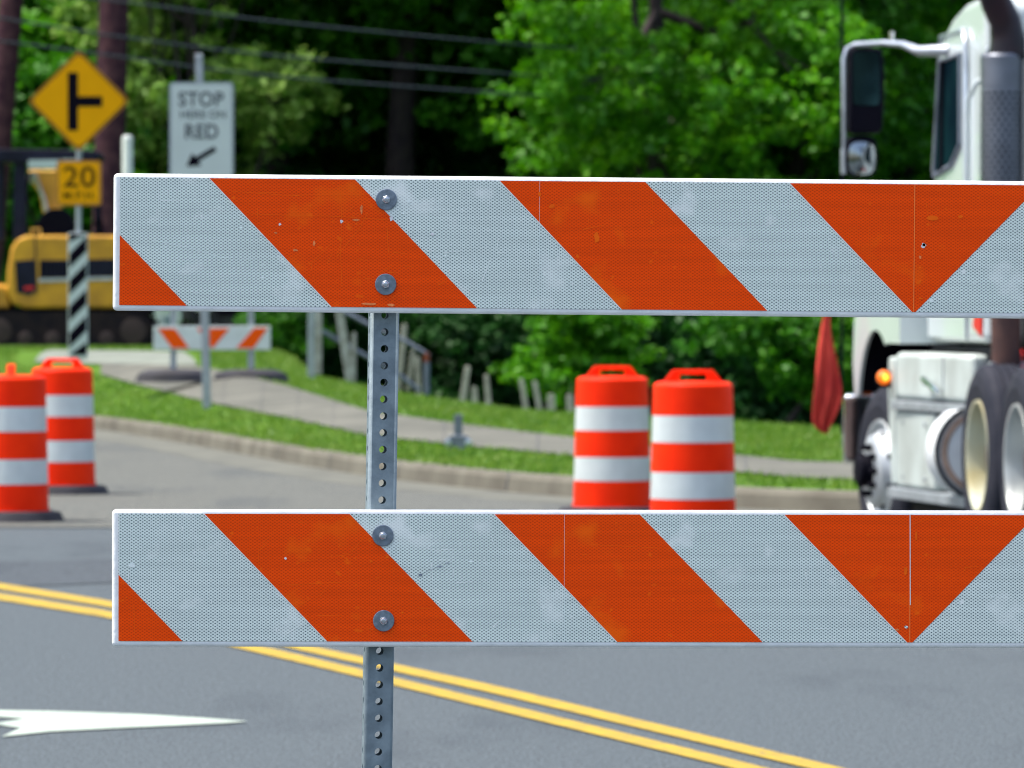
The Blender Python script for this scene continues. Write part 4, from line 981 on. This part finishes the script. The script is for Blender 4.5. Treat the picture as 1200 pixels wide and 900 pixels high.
# chassis
b = MB()
for v in (.80, 1.58): b.box(v, v+.08, -2.0, 4.1, .78, 1.04, 'truck_black')
for u in (-1.9, -.66, .5, 2.0): b.box(.88, 1.58, u, u+.12, .80, 1.0, 'truck_black')
for u in (0, -1.32): b.box(.35, 2.1, u-.07, u+.07, .44, .58, 'truck_black')
b.box(.40, 2.0, 3.23, 3.37, .27, .42, 'truck_black'); b.box(.78, .90, 3.0, 3.6, .42, .78, 'truck_black'); b.box(1.56, 1.68, 3.0, 3.6, .42, .78, 'truck_black')
b.box(.3, 2.15, -.60, -.45, .98, 1.06, 'pipe_grey'); b.box(.55, 1.9, -1.3, .1, 1.045, 1.10, 'rust_brown'); b.box(.42, 1.9, .75, 2.45, .12, .72, 'truck_black'); b.box(.10, .42, .85, 2.5, .06, .19, 'truck_black'); b.build('chassis_and_shade', tk, bevel=.01)  # last two black boxes stand in for the shade under the truck
# cab shell
cabp = [(.60, 1.14), (2.36, 1.14), (2.40, 1.6), (2.36, 2.02), (2.16, 2.12), (1.90, 2.94), (1.80, 3.00), (1.62, 3.06), (1.25, 3.12), (.72, 3.14), (.60, 3.08)]
b = MB(); b.prism(cabp, .17, 2.28, 'white_paint', 'x'); cab = b.build('cab', tk, bevel=.06, seg=4)
# door
dp = [(1.12, 1.17), (2.26, 1.17), (2.30, 1.6), (2.26, 2.00), (2.05, 2.10), (1.82, 2.92), (1.12, 2.94)]
b = MB(); b.prism(dp, .150, .168, 'white_paint', 'x'); dr = b.build('door', tk, bevel=.008)
b = MB(); wp = [(1.20, 2.30), (1.50, 2.18), (2.02, 2.13), (1.84, 2.80), (1.20, 2.82)]
b.prism(wp, .140, .149, 'glass', 'x'); wn = b.build('window_glass', dr)
b = MB()
for i in range(len(wp)):
    p, q = wp[i], wp[(i+1) % len(wp)]; b.tube([(.142, *p), (.142, *q)], .014, 'pipe_grey', 6)
b.build('window_seal', wn)
b = MB(); b.tube([(.135, 1.74, 2.15), (.135, 1.70, 2.80)], .018, 'truck_black', 6); b.build('window_divider', wn)
b = MB(); b.tube([(.12, 1.2, 1.72), (.12, 1.36, 1.72)], .014, 'chrome', 8); b.build('door_handle', dr)
# rain gutter over the door, grab handle
b = MB(); b.tube([(.15, 1.08, 1.3), (.15, 1.08, 2.85), (.15, 1.14, 2.96), (.15, 1.84, 2.95), (.15, 2.08, 2.16)], .014, 'alu', 8); b.build('drip_rail', cab)
b = MB(); b.tube([(.17, .62, 2.66), (.13, .66, 2.63), (.10, .74, 2.54), (.10, .76, 2.42), (.10, .76, 1.5), (.17, .74, 1.42)], .016, 'white_paint', 8); b.build('grab_handle', cab)
# dark brown panel with a grey band above it on the rear wall
b = MB(); b.box(.42, 2.05, .50, .585, 1.2, 2.78, 'rear_brown'); b.box(.40, 2.07, .47, .584, 2.80, 2.93, 'grey_step'); b.build('rear_panel', tk, bevel=.01)
b = MB(); b.prism([(.66, 1.18), (.92, 1.24), (.86, 1.33), (.92, 1.52), (.62, 1.52)], .160, .1695, 'red_paint', 'x'); b.build('red_emblem', cab)
b = MB()
b.box(.158, .1695, 1.10, 1.108, 1.16, 2.8, 'grey_step'); b.build('door_seam', cab)
# hood + fenders
hp = [(2.42, 1.14), (2.42, 2.02), (3.4, 1.90), (4.0, 1.74), (4.24, 1.5), (4.28, .95), (4.0, .95)]
b = MB(); b.prism(hp, .48, 1.98, 'white_paint', 'x'); b.build('hood', tk, bevel=.07, seg=4)
for lo, hi in ((.015, .47), (1.99, 2.43)):
    ctr = (3.3, .54); rr = .67
    arc = [(ctr[0]-rr*math.cos(a), ctr[1]+rr*math.sin(a)) for a in np.linspace(math.radians(60), math.radians(158), 14)]
    fp = [(2.46, 1.13), (2.92, 1.13)] + arc + [(4.04, .80), (4.10, 1.0), (4.06, 1.25), (3.90, 1.48), (3.6, 1.60), (2.9, 1.66), (2.46, 1.62)]
    sk_, in_ = ((lo, lo+.022) if lo < 1 else (hi-.022, hi)), ((lo+.022, hi) if lo < 1 else (lo, hi-.022))
    b = MB(); b.prism(fp, *sk_, 'white_paint', 'x')
    top = [(2.46, 1.13), (2.46, 1.62), (2.9, 1.66), (3.6, 1.60), (3.90, 1.48), (4.06, 1.25), (4.10, 1.0), (4.04, .80)]
    inn = [(2.50, 1.13), (2.50, 1.58), (2.9, 1.62), (3.58, 1.56), (3.87, 1.45), (4.02, 1.24), (4.06, 1.0), (4.00, .80)]
    for i_ in range(7): b.prism([top[i_], top[i_+1], inn[i_+1], inn[i_]], *in_, 'white_paint', 'x')
    fd = b.build('fender', tk, bevel=.008, seg=2)
    b = MB(); b.prism([(2.52, 1.15), (2.52, 1.55), (3.55, 1.53), (3.98, 1.2), (3.98, .82), (3.9, .82), (3.7, 1.2), (3.3, 1.34), (2.8, 1.15)], in_[0]+.002, in_[1]-.01, 'truck_black', 'x'); b.box((.42 if lo < 1 else 1.99), (.46 if lo < 1 else 2.03), 2.7, 3.95, .45, 1.2, 'truck_black'); b.build('wheel_liner', fd)
b = MB(); b.box(.03, .11, 3.95, 4.04, .795, .825, 'orange_reflector'); b.build('side_reflector', tk)
b = MB(); b.box(.06, .34, 4.12, 4.30, .84, 1.02, 'chrome'); b.build('headlight', tk, bevel=.04, seg=3)
b = MB(); b.box(2.1, 2.38, 4.12, 4.30, .84, 1.02, 'chrome'); b.build('headlight', tk, bevel=.04, seg=3)
b = MB(); b.box(.0, 2.45, 4.32, 4.44, .36, .80, 'chrome'); b.box(.0, .05, 4.10, 4.32, .38, .78, 'rust_dirt'); b.build('bumper', tk, bevel=.03)
# side steps and boxes
b = MB()
b.prism([(.62, .12), (2.52, .00), (2.52, .42), (.62, .42)][0:0] or [(.10, .62), (.0, 2.52), (.44, 2.52), (.20, .62)], .80, 1.08, 'white_dirty', 'z'); b.build('battery_box', tk, bevel=.035, seg=3)
b = MB(); b.prism([(.06, .58), (-.03, 2.50), (.30, 2.50), (.30, .58)], .735, .790, 'grey_step', 'z'); b.build('upper_step', tk, bevel=.008)
b = MB(); b.prism([(.06, .66), (-.03, 2.62), (.30, 2.62), (.30, .66)], .20, .265, 'grey_step', 'z'); b.build('lower_step', tk, bevel=.008)
b = MB(); b.prism([(.03, 1.45), (.0, 2.52), (.40, 2.52), (.40, 1.45)], .27, .73, 'white_dirty', 'z'); b.build('side_box', tk, bevel=.03, seg=3)
b = MB(); b.prism([(2.56, .28), (2.66, .28), (2.80, .86), (2.76, 1.05), (2.56, 1.05)], .0, .42, 'white_dirty', 'x'); b.build('mud_guard', tk, bevel=.02)
for u in (.75, 1.9):
    b = MB(); b.tube([(.03, u+.35, .74), (.12, u-.05, .58)], .014, 'pipe_grey', 6); b.tube([(.03, u-.35, .74), (.12, u, .58)], .014, 'pipe_grey', 6); b.build('step_brace', tk)
b = MB(); b.lathe([(0, .665), (.22, .66), (.26, .69), (.27, .74), (.27, 1.0), (0, 1.02)], 'tank_grey', 'y', 40, (.17, 0, .52)); ft = b.build('fuel_tank', tk)
b = MB(); b.lathe([(.262, .650), (.276, .650), (.276, .69), (.271, .69)], 'truck_black', 'y', 40, (.17, 0, .52)); b.lathe([(.205, .654), (.240, .654), (.240, .675)], 'rust_light', 'y', 40, (.17, 0, .52)); b.build('tank_strap', ft)
for u_, z_ in ((1.6, .66), (2.3, .66), (1.6, .34), (2.3, .34)):
    b = MB(); b.lathe([(0, -.012), (.016, -.010), (.018, .0)], 'grey_step', 'x', 10, (.012, u_, z_)); b.build('box_bolt', tk)
b = MB(); b.box(.058, .075, 1.30, 1.315, .82, 1.06, 'grey_step'); b.box(.04, .055, 1.9, 1.915, .82, 1.06, 'grey_step'); b.build('box_seam', tk)
b = MB(); b.tube([(.30, .50, 1.06), (.25, .30, .98), (.40, .15, .90), (.60, .0, .92)], .02, 'truck_black', 8); b.tube([(.36, .50, 1.10), (.33, .28, 1.00), (.5, .1, .96)], .014, 'red_paint', 8); b.build('air_hose', tk)
b = MB(); b.tube([(.02, 1.25, .86), (.0, 1.6, .93), (.02, 1.62, .90)], .018, 'chrome', 8); b.build('latch', tk)
# marker lamp
b = MB(); b.lathe([(0, -.035), (.025, -.032), (.040, -.018), (.044, 0)], 'amber', 'y', 20, (-.045, 2.66, .925)); ml = b.build('marker_lamp', tk)
b = MB(); b.lathe([(0, -.041), (.012, -.040), (.018, -.034)], 'amber_core', 'y', 14, (-.040, 2.66, .925)); b.build('bulb', ml)
b = MB(); b.lathe([(.045, .0), (.056, .0), (.056, .05), (.0, .05)], 'truck_black', 'y', 20, (-.030, 2.665, .915)); b.build('lamp_bezel', ml)
# exhaust stack
b = MB(); cx, cu = .215, .34
b.lathe([(.118, 1.45), (.118, 2.60)], 'stack_metal', 'z', 40, (cx, cu, 0)); b.lathe([(.121, 2.60), (.121, 2.77), (.112, 2.785), (.08, 2.785)], 'stack_metal', 'z', 40, (cx, cu, 0))
sk = b.build('exhaust_shield', tk)
b = MB()
for r_ in range(37):
    z = 1.48 + r_*.030
    for k_ in range(18):
        a = 2*PI*(k_+.5*(r_ % 2))/18
        ca, sa = math.cos(a), math.sin(a); px_, py_ = cx+.1195*ca, cu+.1195*sa; tx_, ty_ = -sa, ca
        hw, hh = .0150, .0105
        b.add([(px_-tx_*hw, py_-ty_*hw, z), (px_, py_, z-hh), (px_+tx_*hw, py_+ty_*hw, z), (px_, py_, z+hh)], [(0, 1, 2, 3)], 'truck_black')
b.build('perforation', sk)
b = MB(); pts = [(cx+.03, cu, 2.76), (cx+.035, cu, 2.86), (cx+.02, cu, 2.97), (cx-.035, cu-.02, 3.07), (cx-.075, cu-.04, 3.18), (cx-.085, cu-.06, 3.32)]
b.tube(pts, [.105, .10, .092, .088, .086, .086], 'pipe_black', 24, caps=False); b.build('exhaust_pipe', tk)
b = MB(); b.tube([(cx+.02, cu, 1.46), (cx+.03, cu, 1.02)], .085, 'rust_brown', 20); b.tube([(cx+.2, cu+.03, 1.46), (cx+.2, cu+.03, 1.02)], .07, 'rear_brown', 16); b.build('muffler_pipe', tk)
b = MB(); b.box(.15, .5, .30, .42, 1.0, 1.04, 'grey_step'); b.build('stack_bracket', tk)
b = MB(); b.tube([(cx-.06, cu+.06, 2.80), (cx-.03, .58, 2.82)], .02, 'alu', 8); b.build('stack_clamp', tk)
# black box standing in for the shadow in the gap under the cab
b = MB(); b.prism([(.56, 1.12), (.80, 1.12), (2.4, 1.12), (2.4, 1.09), (.80, 1.09), (.70, .90), (.52, .90), (.50, 1.0)], .20, .6, 'truck_black', 'x'); b.build('under_cab_shade', tk, bevel=.01)
# mirrors
b = MB(); zt = 2.92
b.tube([(.16, 1.62, 2.86), (.0, 1.75, 2.86), (-.05, 2.0, 2.91), (-.14, 2.15, 2.925), (-.27, 2.38, 2.925), (-.315, 2.4, 2.90), (-.335, 2.4, 2.84), (-.335, 2.4, 2.25), (-.30, 2.4, 2.18), (-.22, 2.4, 2.16)], [.036, .030, .020, .017, .017, .017, .017, .012, .012, .012], 'alu', 12)
ma = b.build('mirror_arm', tk)
b = MB(); b.prism(rounded_poly([(-.32, 2.39), (-.115, 2.39), (-.10, 2.60), (-.10, 2.80), (-.115, 2.905), (-.31, 2.905)], .045), 2.33, 2.47, 'truck_black', 'y'); mh = b.build('mirror_housing', ma, bevel=.015)
b = MB(); b.prism(rounded_poly([(-.295, 2.56), (-.13, 2.56), (-.13, 2.88), (-.295, 2.88)], .03), 2.324, 2.3295, 'mirror_dark', 'y'); b.prism(rounded_poly([(-.295, 2.41), (-.13, 2.41), (-.13, 2.545), (-.295, 2.545)], .03), 2.324, 2.3295, 'truck_black', 'y'); b.build('mirror_glass', mh)
b = MB(); cz = 2.255; b.prism([(-.235+.098*math.copysign(abs(math.cos(a))**.6, math.cos(a)), cz+.125*math.copysign(abs(math.sin(a))**.6, math.sin(a))) for a in np.linspace(0, 2*PI, 28)[:-1]], 2.36, 2.44, 'truck_black', 'y'); ch = b.build('convex_mirror', ma, bevel=.012)
v_, f_ = [], []
for i in range(7):
    for k_ in range(28):
        a = 2*PI*k_/28; rr = i/6; ca_ = math.copysign(abs(math.cos(a))**.6, math.cos(a)); sa_ = math.copysign(abs(math.sin(a))**.6, math.sin(a)); v_.append((-.235+.080*rr*ca_, 2.357 - .018*(1-rr*rr), cz-.012+.098*rr*sa_))
for i in range(6):
    for k_ in range(28): f_.append((i*28+k_, (i+1)*28+k_, (i+1)*28+(k_+1) % 28, i*28+(k_+1) % 28))
b = MB(); b.add(v_, f_, 'mirror', True); b.build('mirror_glass', ch)
b = MB(); b.tube([(-.335, 2.4, 2.15), (-.335, 2.4, 2.30)], .02, 'alu', 8); b.build('bracket', ma)
b = MB(); b.tube([(-.10, 2.09, 2.93), (-.10, 2.09, 2.99)], .016, 'chrome', 8); b.build('arm_bolt', ma)
b = MB(); b.box(.30, .40, 1.78, 1.90, 2.97, 3.03, 'alu'); b.build('roof_lamp', cab, bevel=.02)
# whip on the bumper
p = Matrix.Translation((TX, TY, 0)) @ Matrix.Rotation(TH, 4, 'Z')
q = p.inverted() @ P(986.5, 500, 37.9); b = MB(); b.tube([(q.x, q.y, .55), (q.x, q.y, 3.6)], .010, 'truck_black', 6); b.build('flag_staff', tk)
# red flag
fY = 37.85; pl_ = [(986, 338), (984, 345), (966, 373), (959, 420), (952, 495)]; 
fx = P(986, 338, fY)
def flag():
    left = [(984, 326), (973, 350), (965, 373), (960, 405), (956, 440), (952, 475), (951, 494), (955, 501), (963, 507)]
    right = [(986.5, 322), (979, 352), (971, 373), (976, 400), (981, 425), (987, 455), (987, 468), (981, 484), (969, 508)]
    N, K = 24, 9; a = resample(left, N); b_ = resample(right, N); v = []
    for i in range(N):
        for k_ in range(K):
            t_ = k_/(K-1); px = a[i, 0]*(1-t_)+b_[i, 0]*t_; py = a[i, 1]*(1-t_)+b_[i, 1]*t_
            q = P(px, py, fY) - fx; v.append((q.x, .035*math.sin(t_*13+i*.22)*(i/N) + .02*math.sin(t_*29-i*.5)*(i/N) , q.z))
    m = MB(); m.add(v, [(i*K+k_, i*K+k_+1, (i+1)*K+k_+1, (i+1)*K+k_) for i in range(N-1) for k_ in range(K-1)], 'flag_red', True)
    o = m.build('warning_flag', None, merge=True); o.location = fx
    sd = o.modifiers.new('s', 'SOLIDIFY'); sd.thickness = .006
    tag(o, 'faded red cloth flag hanging limp from a staff at the truck bumper', 'flag')
flag()
